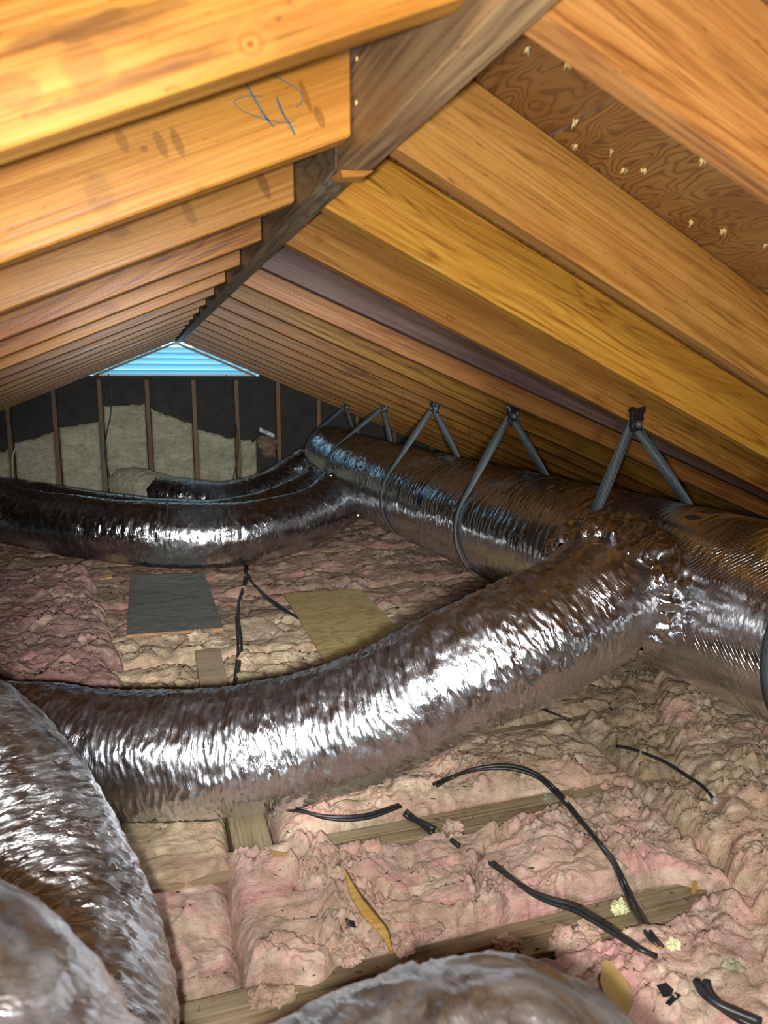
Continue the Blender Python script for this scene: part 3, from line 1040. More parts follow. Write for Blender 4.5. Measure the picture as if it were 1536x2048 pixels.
bay(-1, -.9, 3.2, .02, rev0_lo, -1.055, .9, 1, M['wool_hot'], 'pink batt nearest the camera, under the front duct, scattered with tape scraps', .005, .0045,
    bump_at((.85, 1.0, .16, .10, .045), (1.25, .98, .2, .1, .03)))
bay(0, -.95, .135, rev0_hi, rev1_lo, -1.10, .45, 2, M['wool_hot'], 'smooth low pink batt beside the left foil ducts', .005, .0045, bump_at((-.05, 1.46, .2, .09, .05)))
bay(0, .12, 1.18, rev0_hi, rev1_lo, -1.035, 1.25, 3, M['wool_hot'], 'bright pink lumpy batt carrying the long wood splinter', .0042, .004, bump_at((.2, 1.45, .1, .08, .02), (.55, 1.22, .12, .05, .02)))
bay(0, 1.165, 3.3, .0, .0, -1.04, 1.2, 4, M['wool'], 'pink batt right of the looped black cable', .006, .005, bump_at((1.25, 1.35, .12, .1, .03)))
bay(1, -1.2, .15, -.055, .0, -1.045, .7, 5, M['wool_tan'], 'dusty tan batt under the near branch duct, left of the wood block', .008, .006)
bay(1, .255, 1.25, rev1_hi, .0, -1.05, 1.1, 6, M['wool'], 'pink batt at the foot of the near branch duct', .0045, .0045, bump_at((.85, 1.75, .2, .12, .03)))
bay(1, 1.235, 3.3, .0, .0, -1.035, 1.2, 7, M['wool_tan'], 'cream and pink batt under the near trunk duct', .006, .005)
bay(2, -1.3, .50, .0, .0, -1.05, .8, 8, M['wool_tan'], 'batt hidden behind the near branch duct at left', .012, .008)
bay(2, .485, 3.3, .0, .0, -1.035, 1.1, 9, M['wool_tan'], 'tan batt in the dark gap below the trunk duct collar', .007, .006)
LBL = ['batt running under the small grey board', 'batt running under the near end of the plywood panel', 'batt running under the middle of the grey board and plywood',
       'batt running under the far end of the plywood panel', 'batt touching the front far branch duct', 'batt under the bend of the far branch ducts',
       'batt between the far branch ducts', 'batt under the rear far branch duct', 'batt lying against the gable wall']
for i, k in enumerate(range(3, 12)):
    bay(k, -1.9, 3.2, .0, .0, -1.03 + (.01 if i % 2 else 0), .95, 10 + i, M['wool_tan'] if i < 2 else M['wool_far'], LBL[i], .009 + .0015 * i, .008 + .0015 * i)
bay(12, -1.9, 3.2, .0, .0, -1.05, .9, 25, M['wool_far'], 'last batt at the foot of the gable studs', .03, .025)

# thick batt laid over the joists at left, and the folded one at right
o = batt('insulation_batt', [(-.10, 2.28), (-.135, 2.6), (-.16, 3.0), (-.22, 3.45), (-.33, 4.15)], [(-1.3, 2.3), (-1.4, 2.8), (-1.4, 3.2), (-1.4, 3.6), (-1.4, 4.2)],
         -.945, 1.0, 31, M['wool_mauve'], 'thick mauve batt laid across the joists left of the grey board', .008, .008, edge=.06, sag=.10, ragged=.04)
wools.append(o)
o = batt('insulation_batt', [(1.02, .93), (1.12, 1.10), (1.24, 1.34), (1.33, 1.56), (1.52, 1.88), (1.72, 2.15)], [(1.5, .78), (1.55, .95), (1.62, 1.2), (1.72, 1.45), (1.95, 1.7), (2.2, 1.95)],
         -.985, 1.2, 32, M['wool'], 'folded cream and pink batt lying diagonally at the right edge', .005, .005, edge=.06, sag=.12, ragged=.03)
wools.append(o)


# torn tufts of wool on and beside the batts
def tuft(cx, cy, cz, r, seed, mat, label, sy=1.0, sz=.6):
    nu, nv = 56, 72
    th = np.linspace(0.02, math.pi - .02, nu)[:, None]
    ph = np.linspace(0, 2 * math.pi, nv, endpoint=False)[None, :]
    x, y, z = np.sin(th) * np.cos(ph), np.sin(th) * np.sin(ph), np.cos(th) * np.ones_like(ph)
    s = seed * 3.7
    wv = .3 * pn(x * 3 + s, y * 3, z * 3 + 7)
    rr = 1 + .7 * pn(x * 1.2 + s, y * 1.2, z * 1.2) + .5 * np.abs(pn(x * 2.6 + s + wv, y * 2.6, z * 2.6)) + .3 * np.abs(pn(x * 5.5 + s, y * 5.5 + wv, z * 5.5)) + .10 * pn(x * 12 + s, y * 12, z * 12) - .25
    P = np.stack([x * rr * r, y * rr * r * sy, z * rr * r * sz], -1) + np.array([cx, cy, cz])
    o = link_mesh('wool_tuft', grid_mesh('wool_tuft', P, close_v=True), mat)
    tag(o, label, 'insulation', 'torn tufts of insulation wool')
    return o


dg = bpy.context.evaluated_depsgraph_get()


def hit(u, v):
    """point of the wool or wood seen at this pixel (the ducts are not built yet)"""
    d = ray(u, v).normalized()
    ok, loc, nrm, *_ = scene.ray_cast(dg, Vector((0, 0, 0)), d)
    return loc if ok else on_z(u, v, -1.02)


def drop(x, y, z=-.6):
    ok, loc, nrm, *_ = scene.ray_cast(dg, Vector((x, y, z)), Vector((0, 0, -1)))
    return loc.z if ok else -1.05


dg.update()
for i, (u, v, r, mk, lab) in enumerate([(790, 1885, .030, 'wool_hot', 'frayed pink tuft at the lower tip of the wood splinter'),
                                     (850, 1860, .028, 'wool_hot', 'pink tuft right of the wood splinter'),
                                     (700, 1905, .030, 'wool_hot', 'pink tuft left of the splinter tip, on the batt edge'),
                                     (905, 1655, .024, 'wool_hot', 'pale pink tuft covering the end of the short cable'),
                                     (1095, 1600, .016, 'wool_white', 'cream tuft beside the top of the cable loop'),
                                     (560, 2000, .022, 'wool', 'tan-pink tuft hanging over the near joist'),
                                     (520, 2000, .022, 'wool', 'small torn tuft at the lower corner of the lumpy batt'),
                                     (1010, 1890, .022, 'wool', 'torn tuft lying on the near joist'),
                                     (1130, 1890, .034, 'wool_hot', 'large pink tuft below the cable on the near joist'),
                                     (1460, 1930, .016, 'wool_white', 'white tuft near the lower right corner'),
                                     (1180, 1870, .026, 'wool', 'tuft under the cable end'),
                                     (1440, 1650, .030, 'wool', 'cream tuft on the folded batt'),
                                     (490, 1320, .03, 'wool_tan', 'tuft beside the cable and the small board'),
                                     (395, 1275, .04, 'wool_tan', 'tuft at the near edge of the grey board')]):
    p = hit(u, v)
    tuft(p.x, p.y, p.z + r * .1, r, i + 1, M[mk], lab, 1.0, .55)

# debris flecks lying in the wool: nobody could count them
bm = bmesh.new()
rs = random.Random(3)
for i in range(520):
    x, y = rs.uniform(-.1, 1.5), rs.uniform(.85, 1.95) if i < 400 else rs.uniform(1.9, 3.5)
    z = drop(x, y)
    L, w, a = rs.uniform(.002, .008), rs.uniform(.0007, .0016), rs.uniform(0, 3.14)
    c, s_ = math.cos(a), math.sin(a)
    pts = [(-L, -w), (L, -w * .3), (L, w * .3), (-L, w)]
    vs = [bm.verts.new((x + c * px - s_ * py, y + s_ * px + c * py, z + .0015 + px * rs.uniform(-.3, .3))) for px, py in pts]
    tp = bm.verts.new((x, y, z + .0035))
    for j in range(4):
        bm.faces.new((vs[j], vs[(j + 1) % 4], tp))
me = bpy.data.meshes.new('debris')
bm.to_mesh(me)
bm.free()
o = link_mesh('debris', me, M['soot'])
tag(o, 'dark flecks of dirt and splinters scattered over the pink insulation', 'debris', kind='stuff')


# ------------------------------------------------------------------ boards on the wool
def board(key, matk, label, edge_mat=None):
    quad, zu, th = BOARDS[key]
    cx, cy = sum(p[0] for p in quad) / 4, sum(p[1] for p in quad) / 4
    n0 = 4
    vs = [(q[0] - cx, q[1] - cy, 0) for q in quad] + [(q[0] - cx, q[1] - cy, th) for q in quad]
    me = poly_mesh('board', vs, [(3, 2, 1, 0), (4, 5, 6, 7), (0, 1, 5, 4), (1, 2, 6, 5), (2, 3, 7, 6), (3, 0, 4, 7)], .001)
    # the veneer's grain runs along the board
    o = link_mesh({'grey': 'plywood_panel', 'ply': 'plywood_panel', 'small': 'wood_offcut'}[key], me, M[matk])
    if edge_mat:
        me.materials.append(M[edge_mat])
        for p in me.polygons:
            if abs(p.normal.z) < .5:
                p.material_index = 1
    o.location = (cx, cy, zu)
    tag(o, label, 'board')
    return o


board('grey', 'grey_ply', 'flat grey weathered board with an orange broken edge, lying on the insulation', 'edge')
board('ply', 'green_ply', 'pale tan plywood panel lying on the insulation behind the near branch duct')
board('small', 'joist', 'small dark grey wood offcut standing out of the wool beside the cable')
me = box_mesh('blocking', (0, 0, 0), (.22, .088, .09), .0015)
o = link_mesh('blocking', me, M['joist'])
o.matrix_basis = Matrix(((0, 1, 0, .150), (1, 0, 0, 1.578), (0, 0, 1, -1.155), (0, 0, 0, 1)))
tag(o, 'short grainy wood block between the joists under the near branch duct', 'board')

# loose scraps
p = [hit(690, 1745), hit(708, 1790), hit(735, 1830), hit(765, 1865), hit(783, 1905)]
wd = [.0015, .011, .015, .012, .002]
pa = np.array([tuple(q) for q in p])
fz = np.polyfit(np.arange(5), pa[:, 2], 1)
lz = np.polyval(fz, np.arange(5))
pa[:, 2] = lz + max(0, (pa[:, 2] - lz).max()) + .012
pa = np.array([tuple(on_z(u_, v_, z_)) for (u_, v_), z_ in zip([(690, 1745), (708, 1790), (735, 1830), (765, 1865), (783, 1905)], pa[:, 2])])
ctr = catmull(pa, 24)
ww = np.interp(np.linspace(0, 4, 24), range(5), wd)
T = np.gradient(ctr, axis=0)
T /= np.linalg.norm(T, axis=1)[:, None]
Nn = np.cross(T, [0, 0, 1.0])
lift = np.array([0, 0, .006])
sec = np.array([(-1, 0), (-.4, .12), (.5, .18), (1, 0), (.4, -.1), (-.4, -.1)])
P = np.stack([ctr + lift + Nn * ww[:, None] * a + np.array([0, 0, 1.0]) * (ww * .55)[:, None] * b for a, b in sec], 1)
o = link_mesh('wood_splinter', grid_mesh('wood_splinter', P, close_v=True, smooth=False), M['shard'])
tag(o, 'long pointed tan wood splinter lying on the bright pink batt', 'splinter')


def scrap(name, pts, th, mat, label, cat='scrap', group=None, curl=.0, use_hit=True):
    """thin sheet with the given pixel outline lying on the wool"""
    P3 = [hit(*q) for q in pts]
    zt = sorted(q.z for q in P3)[-2] + .004
    P3 = [on_z(u, v, zt) for u, v in pts]
    vs = [(q.x, q.y, zt + dz) for dz in (0, th) for q in P3]
    n = len(pts)
    fs = [tuple(range(n))[::-1], tuple(range(n, 2 * n))] + [(i, (i + 1) % n, n + (i + 1) % n, n + i) for i in range(n)]
    me = poly_mesh(name, vs, fs)
    o = link_mesh(name, me, M[mat])
    tag(o, label, cat, group)
    return o


scrap('paper_scrap', [(1205, 1925), (1218, 1922), (1240, 1945), (1262, 1980), (1264, 2010), (1250, 2048), (1225, 2048), (1200, 1960)], .0012, 'paper', 'torn tan paper scrap behind the front duct')
scrap('tape_scrap', [(1313, 1972), (1332, 1966), (1347, 1980), (1343, 1992), (1326, 1995)], .0015, 'black_tape', 'wider scrap of black tape on pink wool, bottom right', 'tape')
scrap('tape_scrap', [(1350, 1985), (1362, 1992), (1340, 2012), (1331, 2007)], .0015, 'black_tape', 'narrow scrap of black tape just beside the wider one', 'tape')
scrap('tape_scrap', [(298, 1805), (312, 1808), (316, 1825), (302, 1832)], .008, 'black_tape', 'black scrap peeking out beside the left foil duct', 'tape')
scrap('wood_chip', [(1385, 1765), (1392, 1762), (1396, 1780), (1388, 1790), (1382, 1785)], .003, 'shard', 'small tan wood chip on the right, above the exposed joist', 'chip')
scrap('wood_chip', [(1300, 1888), (1308, 1885), (1326, 1898), (1320, 1900)], .002, 'shard', 'yellow sliver at the end of the looped cable', 'chip')
scrap('wood_chip', [(536, 1703), (570, 1708), (585, 1714), (550, 1712)], .003, 'shard', 'tan shaving on top of the lumpy pink batt', 'chip')
scrap('wood_chip', [(195, 1155), (222, 1148), (224, 1156), (200, 1160)], .004, 'paper', 'pale sliver left of the grey board', 'chip')
scrap('wood_chip', [(765, 1870), (772, 1868), (788, 1908), (780, 1905)], .003, 'shard', 'thin bark sliver beside the splinter tip', 'chip')
scrap('white_crumb', [(1425, 1600), (1434, 1600), (1434, 1608), (1426, 1608)], .006, 'white_vinyl', 'tiny white crumb at the end of the thin right cable', 'crumb')
scrap('tape_scrap', [(690, 1838), (708, 1840), (712, 1856), (694, 1852)], .002, 'black_tape', 'dark grey scrap under the wood splinter', 'tape')


def foam(u, v, r, seed, label):
    p = hit(u, v)
    o = tuft(p.x, p.y, p.z + r * .4, r, seed, M['foam'], label, .8, .8)
    o.name = 'foam_crumb'
    tag(o, label, 'foam', 'pale yellow foam crumbs')


foam(1240, 1822, .017, 61, 'larger pale yellow foam crumb between the two black cables')
foam(1345, 1893, .013, 62, 'smaller pale yellow foam crumb right of the cable ends')

# ------------------------------------------------------------------ black cables on the wool
def cable(px, r, label, lift=.004, twin=0, mat='black_vinyl', arch=None, name='cable', wob=.003, group='black cables lying on the insulation'):
    pts = []
    for i, (u, v) in enumerate(px):
        q = hit(u, v)
        pts.append((q.x, q.y, q.z))
    pts = np.array(pts)
    pts[:, 2] += lift + r
    if len(pts) > 4:   # cables are stiff: smooth their height
        z = pts[:, 2].copy()
        for _ in range(14):
            z[1:-1] = np.maximum(z[1:-1], .25 * z[:-2] + .5 * z[1:-1] + .25 * z[2:])
        pts[:, 2] = z
    for i, (u, v) in enumerate(px):
        r_ = ray(u, v)
        pts[i] = tuple(r_ * (pts[i, 2] / r_.z))
    if twin:
        root = empty(name, tuple(pts[0]))
        for j in range(twin):
            T = np.gradient(pts, axis=0)
            N = np.cross(T / np.linalg.norm(T, axis=1)[:, None], [0, 0, 1.0])
            ph = np.linspace(0, min(5, 1 + np.linalg.norm(pts[-1] - pts[0]) * 8), len(pts))
            off = N * (r * 1.15 * np.cos(ph + j * 3.14))[:, None] + np.array([0, 0, 1.0]) * (r * .8 * np.sin(ph + j * 3.14))[:, None]
            child_of(link_mesh('wire', tube_mesh('wire', pts + off, r, 8, .01, wob), M[mat]), root)
        tag(root, label, 'cable', group)
        return root
    o = link_mesh(name, tube_mesh(name, pts, r, 8, .01, wob), M[mat])
    tag(o, label, 'cable', group)
    return o


cable([(493, 1128), (490, 1165), (478, 1205), (476, 1250), (480, 1300), (474, 1345), (466, 1385)], .0058, 'black cable running from the far branch duct down to the near one', twin=2)
cable([(492, 1145), (505, 1165), (530, 1192), (560, 1215), (592, 1234), (612, 1246)], .0052, 'black cable branching off toward the plywood panel', twin=2)
cable([(580, 1618), (610, 1624), (650, 1634), (700, 1636), (745, 1630), (800, 1611)], .0042, 'black cable curving out below the near branch duct', twin=2)
cable([(812, 1625), (825, 1636), (845, 1648), (866, 1662)], .0068, 'short straight black cable piece crossing the farther exposed joist', lift=.012, twin=2)
cable([(905, 1680), (912, 1686), (920, 1692)], .006, 'stub of black cable poking from the pink tuft', name='cable_stub')
cable([(985, 1725), (1000, 1738), (1030, 1762), (1060, 1783), (1100, 1800), (1150, 1816), (1195, 1842), (1240, 1872), (1280, 1898), (1312, 1914)], .0044, 'lower thick black cable crossing the near joist', lift=.008, twin=2)
cable([(1072, 1408), (1100, 1424), (1140, 1440)], .004, 'short black cable emerging beside the near branch duct')
cable([(1235, 1492), (1270, 1500), (1330, 1524), (1375, 1552), (1405, 1572), (1428, 1600)], .0045, 'thin black cable tucked under the folded batt at right', lift=.006)
cable([(1405, 1962), (1415, 1985), (1440, 2010), (1475, 2030), (1520, 2052)], .0075, 'thick black cable leaving the picture at the bottom right corner', lift=.01, twin=2)
# the tall loop that arches over the wool
lp = [(872, 1570, .01), (900, 1556, .02), (940, 1541, .03), (985, 1534, .035), (1030, 1536, .04), (1075, 1552, .04), (1110, 1582, .035), (1150, 1628, .03),
      (1190, 1678, .025), (1225, 1722, .02), (1250, 1772, .015), (1272, 1820, .012), (1300, 1868, .006), (1325, 1895, .004)]
root = None
base = []
for u, v, lf in lp:
    r_ = ray(u, v)
    q = hit(u, v)
    base.append(tuple(r_ * ((q.z + lf) / r_.z)))
base = np.array(base)
root = empty('cable', tuple(base[0]))
for j in range(2):
    T = np.gradient(base, axis=0)
    N = np.cross(T / np.linalg.norm(T, axis=1)[:, None], [0, 0, 1.0])
    ph = np.linspace(0, 7, len(base))
    off = N * (.0058 * np.cos(ph + j * 3.14))[:, None] + np.array([0, 0, 1.0]) * (.0035 * np.sin(ph + j * 3.14))[:, None]
    child_of(link_mesh('wire', tube_mesh('wire', base + off, .0044, 8, .01, .002), M['black_vinyl']), root)
tag(root, 'looped pair of black cables arching up over the pink wool', 'cable', 'black cables lying on the insulation')


# ------------------------------------------------------------------ ducts
def duct_surface(path, ds, nv, amp, seed, key=None, crush=.0):
    Q, s = respace(np.asarray(path, float), ds)
    T, N, B = frames(Q)
    a = np.linspace(0, 2 * math.pi, nv, endpoint=False) - math.pi
    ca, sa = np.cos(a)[None, :], np.sin(a)[None, :]
    ss = s[:, None] + 0 * ca
    R = Q[:, 3][:, None]
    o = seed * 7.7
    slant = .018 * pn(ss * 2.0, ca * 1.0 + o, sa * 1.0) + .012 * pn(ss * 7.0, ca * 2.0 + o, sa * 2.0)
    sw = ss + slant
    big = pn(ss * 3.0, ca * .8 + o, sa * .8)
    w1 = 1 - 2 * np.abs(pn(sw * 26, ca * 1.1 + o, sa * 1.1))
    w2 = 1 - 2 * np.abs(pn(sw * 55, ca * 2.2 + o + 5, sa * 2.2))
    w3 = 1 - 2 * np.abs(pn(sw * 105, ca * 4.5 + o + 9, sa * 4.5))
    w4 = np.abs(pn(sw * 24, ca * 4.0 + o + 3, sa * 4.0))
    dens = sstep(-.35, .35, pn(ss * 4.0, ca * 1.5 + o + 2, sa * 1.5))
    w5 = 1 - 2 * np.abs(pn((sw + .25 * ca * .1) * 60, ca * 3.2 + o + 19, sa * 3.2))
    d = amp * (1.2 * big + .40 * w1 * (.5 + dens) + .62 * w2 * (.4 + dens) + .50 * w3 * (.4 + dens) + .35 * w5 + 1.1 * crush * w4)
    if key == 'trunk':      # pulled taut near the first branch
        d = d * (.30 + .70 * sstep(.9, 1.7, ss))
    rr = R + d
    C3 = Q[:, None, :3]
    P = C3 + rr[..., None] * (ca[..., None] * N[:, None] + sa[..., None] * B[:, None])
    UV = np.stack([ss, (a[None, :] + 0 * ss) * Q[:, 3].mean()], -1)
    return P, UV, Q, s


def lathe_cap(P, UV, at_end, inner=.0):
    """pull the last ring in to close the end"""
    k = -1 if at_end else 0
    c = P[k].mean(0)
    rings = [c + (P[k] - c) * f for f in (.8, .4, .01)]
    uv = [UV[k]] * 3
    if at_end:
        return np.concatenate([P, np.array(rings)], 0), np.concatenate([UV, np.array(uv)], 0)
    return np.concatenate([np.array(rings[::-1]), P], 0), np.concatenate([np.array(uv), UV], 0)


def duct(key, ds, nv, amp, seed, mat, label, crush=.3, caps=(True, True)):
    P, UV, Q, s = duct_surface(D[key], ds, nv, amp, seed, key=key, crush=crush)
    if caps[0]:
        P, UV = lathe_cap(P, UV, False)
    if caps[1]:
        P, UV = lathe_cap(P, UV, True)
    root = empty('flexible_duct', tuple(Q[len(Q) // 2, :3] - np.array([0, 0, Q[len(Q) // 2, 3]])))
    o = link_mesh('foil_jacket', grid_mesh('foil_jacket', P, UV, close_v=True), mat)
    child_of(o, root)
    tag(root, label, 'duct', 'silver foil ducts')
    return root, Q, s


def collar(root, path, amp, seed, grow=.012, ds=.004, nv=150, mat='foil_crumple', name='foil_collar'):
    path = [(x, y, z, r + grow) for x, y, z, r in path]
    Q, s = respace(np.asarray(path, float), ds)
    T, N, B = frames(Q)
    a = np.linspace(0, 2 * math.pi, nv, endpoint=False) - math.pi
    ca, sa = np.cos(a)[None, :], np.sin(a)[None, :]
    ss = s[:, None] + 0 * ca
    t = ss / s[-1]
    prof = 1 - .35 * (np.abs(2 * t - 1) ** 4) * (grow * 2 / Q[:, 3].mean())
    o = seed * 5.1
    d = amp * (1.6 * np.abs(pn(ss * 14, ca * 3 + o, sa * 3)) + 1.2 * np.abs(pn(ss * 30, ca * 5 + o, sa * 5)) + .6 * pn(ss * 60, ca * 10 + o, sa * 10) - .5)
    rag = 0.02 * pn(0 * ss, ca * 3 + o, sa * 3) * (t > .5) + .012 * pn(0 * ss, ca * 6 + o, sa * 6)
    rr = Q[:, 3][:, None] * prof + d
    P = Q[:, None, :3] + rr[..., None] * (ca[..., None] * N[:, None] + sa[..., None] * B[:, None]) + T[:, None] * (rag * (np.abs(2 * t - 1)))[..., None]
    UV = np.stack([ss, (a[None, :] + 0 * ss) * Q[:, 3].mean()], -1)
    # thickness: fold the rims inward
    inn0 = Q[0, :3] + (P[0] - Q[0, :3]) * .93
    inn1 = Q[-1, :3] + (P[-1] - Q[-1, :3]) * .93
    P = np.concatenate([inn0[None], P, inn1[None]], 0)
    UV = np.concatenate([UV[:1], UV, UV[-1:]], 0)
    o = link_mesh(name, grid_mesh(name, P, UV, close_v=True), M[mat])
    return child_of(o, root)


tr_ink = []
M['foil_trunk'] = None


def trunk_c(y):
    a = DP['trunk']
    return np.array([np.interp(y, a[:, 1], a[:, k]) for k in range(4)])


def trunk_hit(u, v):
    r = ray(u, v)
    for y in np.arange(.8, 6.3, .002):
        p = r * (y / r.y)
        c = trunk_c(y)
        if math.hypot(p.x - c[0], p.z - c[2]) < c[3]:
            return p
    return r * 2.0


root_loc = Vector(tuple(DP['trunk'][len(DP['trunk']) // 2, :3]))
ink = []
for u, v, rx, rz in ((1300, 1138, .010, .024), (1296, 1215, .010, .014), (1296, 1255, .010, .02), (1300, 1185, .008, .016), (1308, 1095, .008, .014), (1390, 1035, .02, .006),
                     (1425, 1025, .025, .006), (1330, 1068, .010, .010), (840, 1000, .018, .03), (1285, 1320, .010, .03)):
    p = trunk_hit(u, v)
    ink.append((p, (rx * 1.3 + .004, .03, rz * 1.2)))
# jacket is parented with inverse so its object coordinates are world coordinates
M['foil_trunk'] = foil('trunk_foil', (0.78, 0.80, 0.84), 0.15, fine=.28, scrim=True, ink=[(tuple(p), r, .85) for p, r in ink], bumpd=.003)
trunk, TQ, Ts = duct('trunk', .005, 250, .0036, 1, M['foil_trunk'], 'large silver foil trunk duct hung on straps along the right side', crush=.25)
nb, _, _ = duct('near_branch', .003, 240, .0046, 2, M['foil_near'], 'near silver branch duct curving from the trunk down across the insulation', crush=.35)
ff, _, _ = duct('far_front', .005, 150, .004, 3, M['foil_far'], 'front one of the far branch ducts, bright highlight along its side')
fm, _, _ = duct('far_middle', .007, 110, .004, 4, M['foil_far'], 'dark far branch duct squeezed behind the front one')
fr, _, _ = duct('far_rear', .007, 110, .004, 5, M['foil_far'], 'rear far branch duct ending in a pale sleeve by the gable wall')
lu, _, _ = duct('left_upper', .0032, 240, .007, 6, M['foil_left'], 'big crinkled foil duct bending down at the left edge', crush=.7)
ll, _, _ = duct('left_lower', .0034, 220, .006, 7, M['foil_left'], 'blurred foil duct in the bottom left corner', crush=.5)
fd, _, _ = duct('front', .0034, 210, .006, 8, M['foil_left'], 'blurred foil duct elbow at the bottom edge of the picture', crush=.6)
collar(nb, [(1.305, 1.80, -.59, .168), (1.24, 1.73, -.565, .172), (1.17, 1.67, -.55, .172), (1.10, 1.635, -.565, .160)], .018, 1, .024, .003, 220)
collar(ff, [(1.36, 4.97, -.71, .168), (1.27, 4.83, -.745, .174), (1.18, 4.71, -.775, .172)], .013, 2)
collar(fm, [(1.40, 5.57, -.71, .152), (1.31, 5.45, -.75, .158), (1.2, 5.3, -.785, .156)], .012, 3, ds=.007, nv=90)
collar(fr, [(1.46, 6.19, -.67, .152), (1.35, 6.15, -.70, .158), (1.25, 6.1, -.75, .16)], .012, 4, ds=.007, nv=90)
collar(fr, [(.16, 6.08, -.885, .14), (.04, 6.18, -.86, .14), (-.08, 6.32, -.84, .14), (-.18, 6.45, -.84, .125)], .006, 5, .012, .008, 90, 'wool_white', 'insulation_sleeve')
# crumpled band of loose foil part-way along the trunk and near its end
collar(trunk, [tuple(trunk_c(y)[:3]) + (trunk_c(y)[3],) for y in (4.05, 4.2, 4.4)], .004, 6, .004, .006, 160)


# ------------------------------------------------------------------ hanging straps round the trunk
def strap(yc, apex, label, w=.035, twist=1):
    c = trunk_c(yc)
    cx, cz, R = c[0], c[2], c[3] + .0155
    ax, az = apex
    dx, dz = ax - cx, az - cz
    dist = math.hypot(dx, dz)
    base = math.atan2(dz, dx)
    al = math.acos(R / dist)
    root = empty('hanging_strap', (ax, yc, az))
    a1, a2 = base + al, base - al          # tangent points: a1 on the left, a2 on the right
    arc = np.linspace(a1, a2 + 2 * math.pi, 60)
    ring = [(cx + R * math.cos(t), cz + R * math.sin(t)) for t in arc]
    left = [(ax + (ring[0][0] - ax) * t, az + (ring[0][1] - az) * t) for t in np.linspace(0, 1, 14)[:-1]]
    right = [(ring[-1][0] + (ax - ring[-1][0]) * t, ring[-1][1] + (az - ring[-1][1]) * t) for t in np.linspace(0, 1, 14)[1:]]
    path = np.array(left + ring + right)
    n = len(path)
    T = np.gradient(path, axis=0)
    T /= np.linalg.norm(T, axis=1)[:, None]
    N = np.stack([-T[:, 1], T[:, 0]], 1)
    k = np.arange(n)
    # near the apex the band is turned to face down the attic (flat on the rafter) and pinched
    tw = np.clip(1 - np.minimum(k, n - 1 - k) / 15.0, 0, 1) * (math.pi / 2) * .95 * np.where(k < n / 2, -1, 1)
    wd = w * (1 - .2 * np.clip(1 - np.minimum(k, n - 1 - k) / 6.0, 0, 1))
    s = np.r_[0, np.cumsum(np.linalg.norm(np.diff(path, axis=0), axis=1))]
    rows = []
    th = .0018
    for off, q in ((-.5, -1), (.5, -1), (.5, 1), (-.5, 1)):
        across = np.stack([N[:, 0] * np.sin(tw), np.cos(tw), N[:, 1] * np.sin(tw)], 1)
        thick = np.stack([N[:, 0] * np.cos(tw), -np.sin(tw), N[:, 1] * np.cos(tw)], 1)
        rows.append(np.stack([path[:, 0], np.full(n, yc), path[:, 1]], 1) + across * (off * wd)[:, None] + thick * (q * th * .5))
    P = np.stack(rows, 1)
    UV = np.stack([np.repeat(s[:, None], 4, 1), np.array([[0, 1, 1, 0]]) * np.ones((n, 1)) * w], -1)
    o = link_mesh('webbing', grid_mesh('webbing', P, UV, close_v=True, smooth=False), M['web'])
    child_of(o, root)
    # folded strap end, washer and screw where it is fixed to the rafter
    tp = []
    nu, nv = 14, 14
    uu = np.linspace(-.5, .5, nu)[:, None]
    vv = np.linspace(-.5, .5, nv)[None, :]
    X = ax + uu * w * (1.35 + .35 * vv) + .006 * pn(uu * 4, vv * 4, yc)
    Z = az + .008 + vv * .075 + .006 * pn(uu * 5, vv * 5, yc + 4)
    Y = yc - .012 - .010 * np.abs(pn(uu * 5 + 3, vv * 5, yc * 3)) - .006
    F1 = np.stack([X, Y + 0 * X, Z], -1)
    F2 = F1 + np.array([0, .008, 0])
    P = np.concatenate([F1, F2[::-1]], 0)
    o = link_mesh('strap_end', grid_mesh('strap_end', P), M['black_tape'])
    child_of(o, root)
    bm = bmesh.new()
    bmesh.ops.create_cone(bm, cap_ends=True, segments=20, radius1=.0125, radius2=.0125, depth=.002)
    me = bpy.data.meshes.new('washer')
    bm.to_mesh(me)
    bm.free()
    o = link_mesh('washer', me, M['steel_dark'])
    o.matrix_basis = Matrix.Translation((ax + .001, yc - .030, az - .006)) @ Matrix.Rotation(math.pi / 2, 4, 'X')
    child_of(o, root)
    bm = bmesh.new()
    bmesh.ops.create_cone(bm, cap_ends=True, segments=6, radius1=.0045, radius2=.004, depth=.008)
    me = bpy.data.meshes.new('screw')
    bm.to_mesh(me)
    bm.free()
    o = link_mesh('screw', me, M['steel'])
    o.matrix_basis = Matrix.Translation((ax + .001, yc - .033, az - .006)) @ Matrix.Rotation(math.pi / 2, 4, 'X')
    child_of(o, root)
    tag(root, label, 'strap', 'black webbing straps holding up the trunk duct')
    return root


M['steel_dark'] = plain('washer_steel', (0.16, 0.17, 0.17), 0.4, .6)
strap(1.27, (1.53, -.16), 'black strap wrapped round the trunk duct at the right edge of the picture')
strap(2.0, (1.455, -.125), 'nearest full black strap with a round washer, above the branch collar')
strap(2.86, (1.475, -.138), 'second black hanging strap, ahead of the creased stretch of trunk')
strap(3.74, (1.475, -.138), 'third black strap, thin and frayed at its top')
strap(4.93, (1.575, -.18), 'fourth black strap with a square folded top')
strap(6.22, (1.655, -.212), 'farthest black strap near the gable wall')

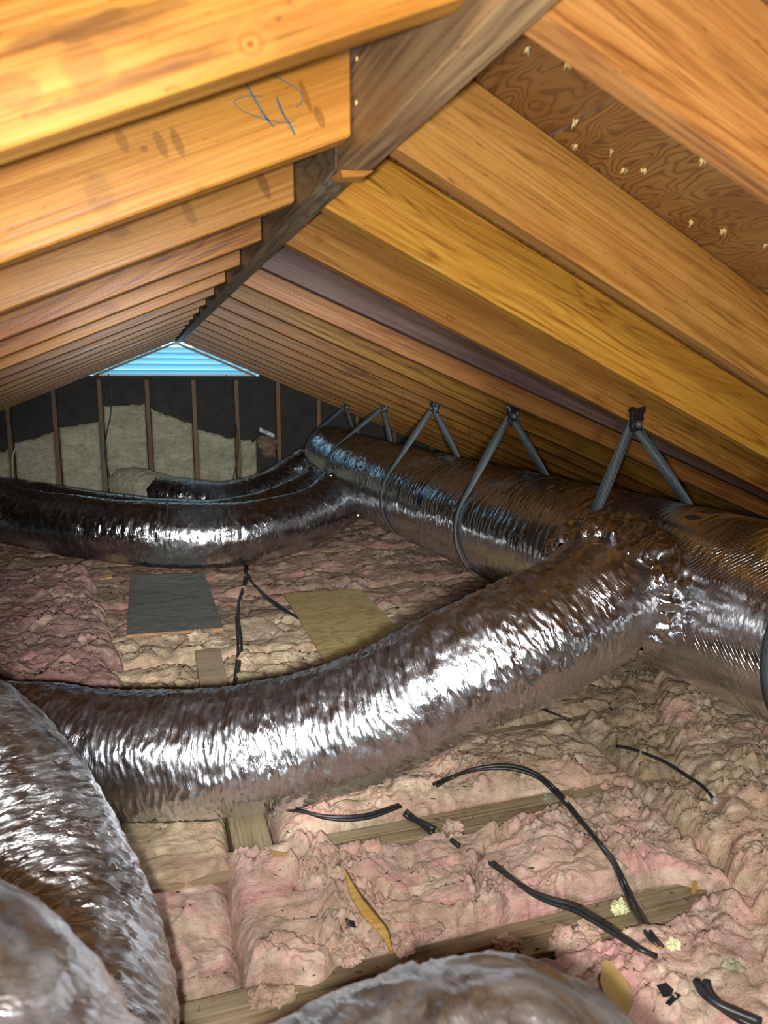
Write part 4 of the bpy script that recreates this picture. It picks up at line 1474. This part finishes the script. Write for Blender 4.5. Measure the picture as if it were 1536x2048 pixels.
# ------------------------------------------------------------------ off-white blankets between the gable studs
studs = [-1.43, -1.075, -0.712, -0.34, 0.055, 0.455, 0.835, 1.215]
tops = [(-.60, -.58), (-.52, -.43), (-.405, -.345), (-.21, -.19), (-.23, -.39), (-.425, -.53), (-.53, -.55)]
wl = ['leftmost low off-white blanket between the gable studs', 'off-white blanket with a sloping top, behind the white cable', 'off-white blanket left of the tallest one',
      'tallest off-white blanket, in the middle of the gable wall', 'off-white blanket with its top falling to the right', 'short off-white blanket right of centre',
      'narrow off-white blanket beside the pink scrap']
for i in range(7):
    x0, x1 = studs[i] + .018, studs[i + 1] - .018
    if i == 6:
        x1 = x0 + .16
    nu, nv = 60, 110
    u = np.linspace(0, 1, nu)[:, None]
    v_ = np.linspace(0, 1, nv)[None, :]
    ztop = tops[i][0] + (tops[i][1] - tops[i][0]) * u + .018 * pn(u * 5, i * 3.3, .5) + .008 * pn(u * 16, i * 3.3, .5)
    z = -1.10 + (ztop + 1.10) * v_
    x = x0 + (x1 - x0) * u + 0 * v_
    e = np.clip(np.minimum(np.minimum(u, 1 - u) * (x1 - x0) / .03, (1 - v_) * 20), 0, 1)
    rnd = np.sqrt(np.clip(1 - (1 - e) ** 2, 0, 1))
    bl = .028 * np.abs(pn(x * 7, z * 7, i + .3)) + .012 * np.abs(pn(x * 18, z * 18, i + .3)) + .005 * pn(x * 45, z * 45, i)
    y = YG + .083 - rnd * (.05 + bl)
    y = np.minimum(y, YG + .086)
    P = np.stack([x, y, z], -1)
    o = link_mesh('insulation_blanket', grid_mesh('insulation_blanket', P[::-1]), M['wool_white'])
    md = o.modifiers.new('thickness', 'SOLIDIFY')
    md.thickness = .003
    tag(o, wl[i], 'insulation', 'off-white blankets between the gable studs')
tuft(1.11, YG + .02, -.60, .075, 71, M['wool_far'], 'pink scrap of wool stuffed between the gable studs', .5, 1.2)
nu = 30
a = np.linspace(-1, 1, nu)[:, None]
b = np.linspace(-1, 1, nu)[None, :]
X = 1.10 + a * .07 + 0 * b
Z = -.475 + .02 * b - a * .035 + .012 * pn(a * 3, b * 3, 1)
Y = YG - .03 + .03 * np.abs(pn(a * 4, b * 4, 5)) + 0 * a
P1 = np.stack([X, Y, Z], -1)
o = link_mesh('foil_scrap', grid_mesh('foil_scrap', P1, np.stack([X, Z], -1)), M['foil_crumple'])
md = o.modifiers.new('thickness', 'SOLIDIFY')
md.thickness = .002
tag(o, 'small bright crumpled foil scrap on top of the pink wool by the gable studs', 'scrap')

# cables on the gable wall
def wall_cable(px, r, label, y=YG - .012, mat='black_vinyl'):
    pts = [tuple(on_y(u, v, y)) for u, v in px]
    P = np.array(pts)
    Q, s = respace(P, .03)
    fr_ = np.array([0, 1.0, 0])
    T = np.gradient(Q, axis=0)
    T /= np.linalg.norm(T, axis=1)[:, None]
    N = np.cross(T, fr_)
    N /= np.linalg.norm(N, axis=1)[:, None]
    B = np.cross(T, N)
    a = np.linspace(0, 2 * math.pi, 6, endpoint=False)
    PP = Q[:, None] + r * (np.cos(a)[None, :, None] * N[:, None] + np.sin(a)[None, :, None] * B[:, None])
    o = link_mesh('cable', grid_mesh('cable', PP, close_v=True), M[mat])
    tag(o, label, 'cable', 'cables on the gable wall')


wall_cable([(217, 748), (223, 790), (221, 830), (213, 870), (210, 905), (216, 940), (228, 985), (236, 1000)], .006, 'black cable hanging from the left corner of the vent')
wall_cable([(452, 750), (458, 790), (470, 840), (476, 880), (475, 915), (468, 950), (462, 975)], .006, 'black cable hanging from the right corner of the vent')
wall_cable([(27, 975), (25, 940), (26, 910), (36, 890), (54, 884)], .006, 'white cable curving over the low blanket at the far left', YG - .008, 'white_vinyl')
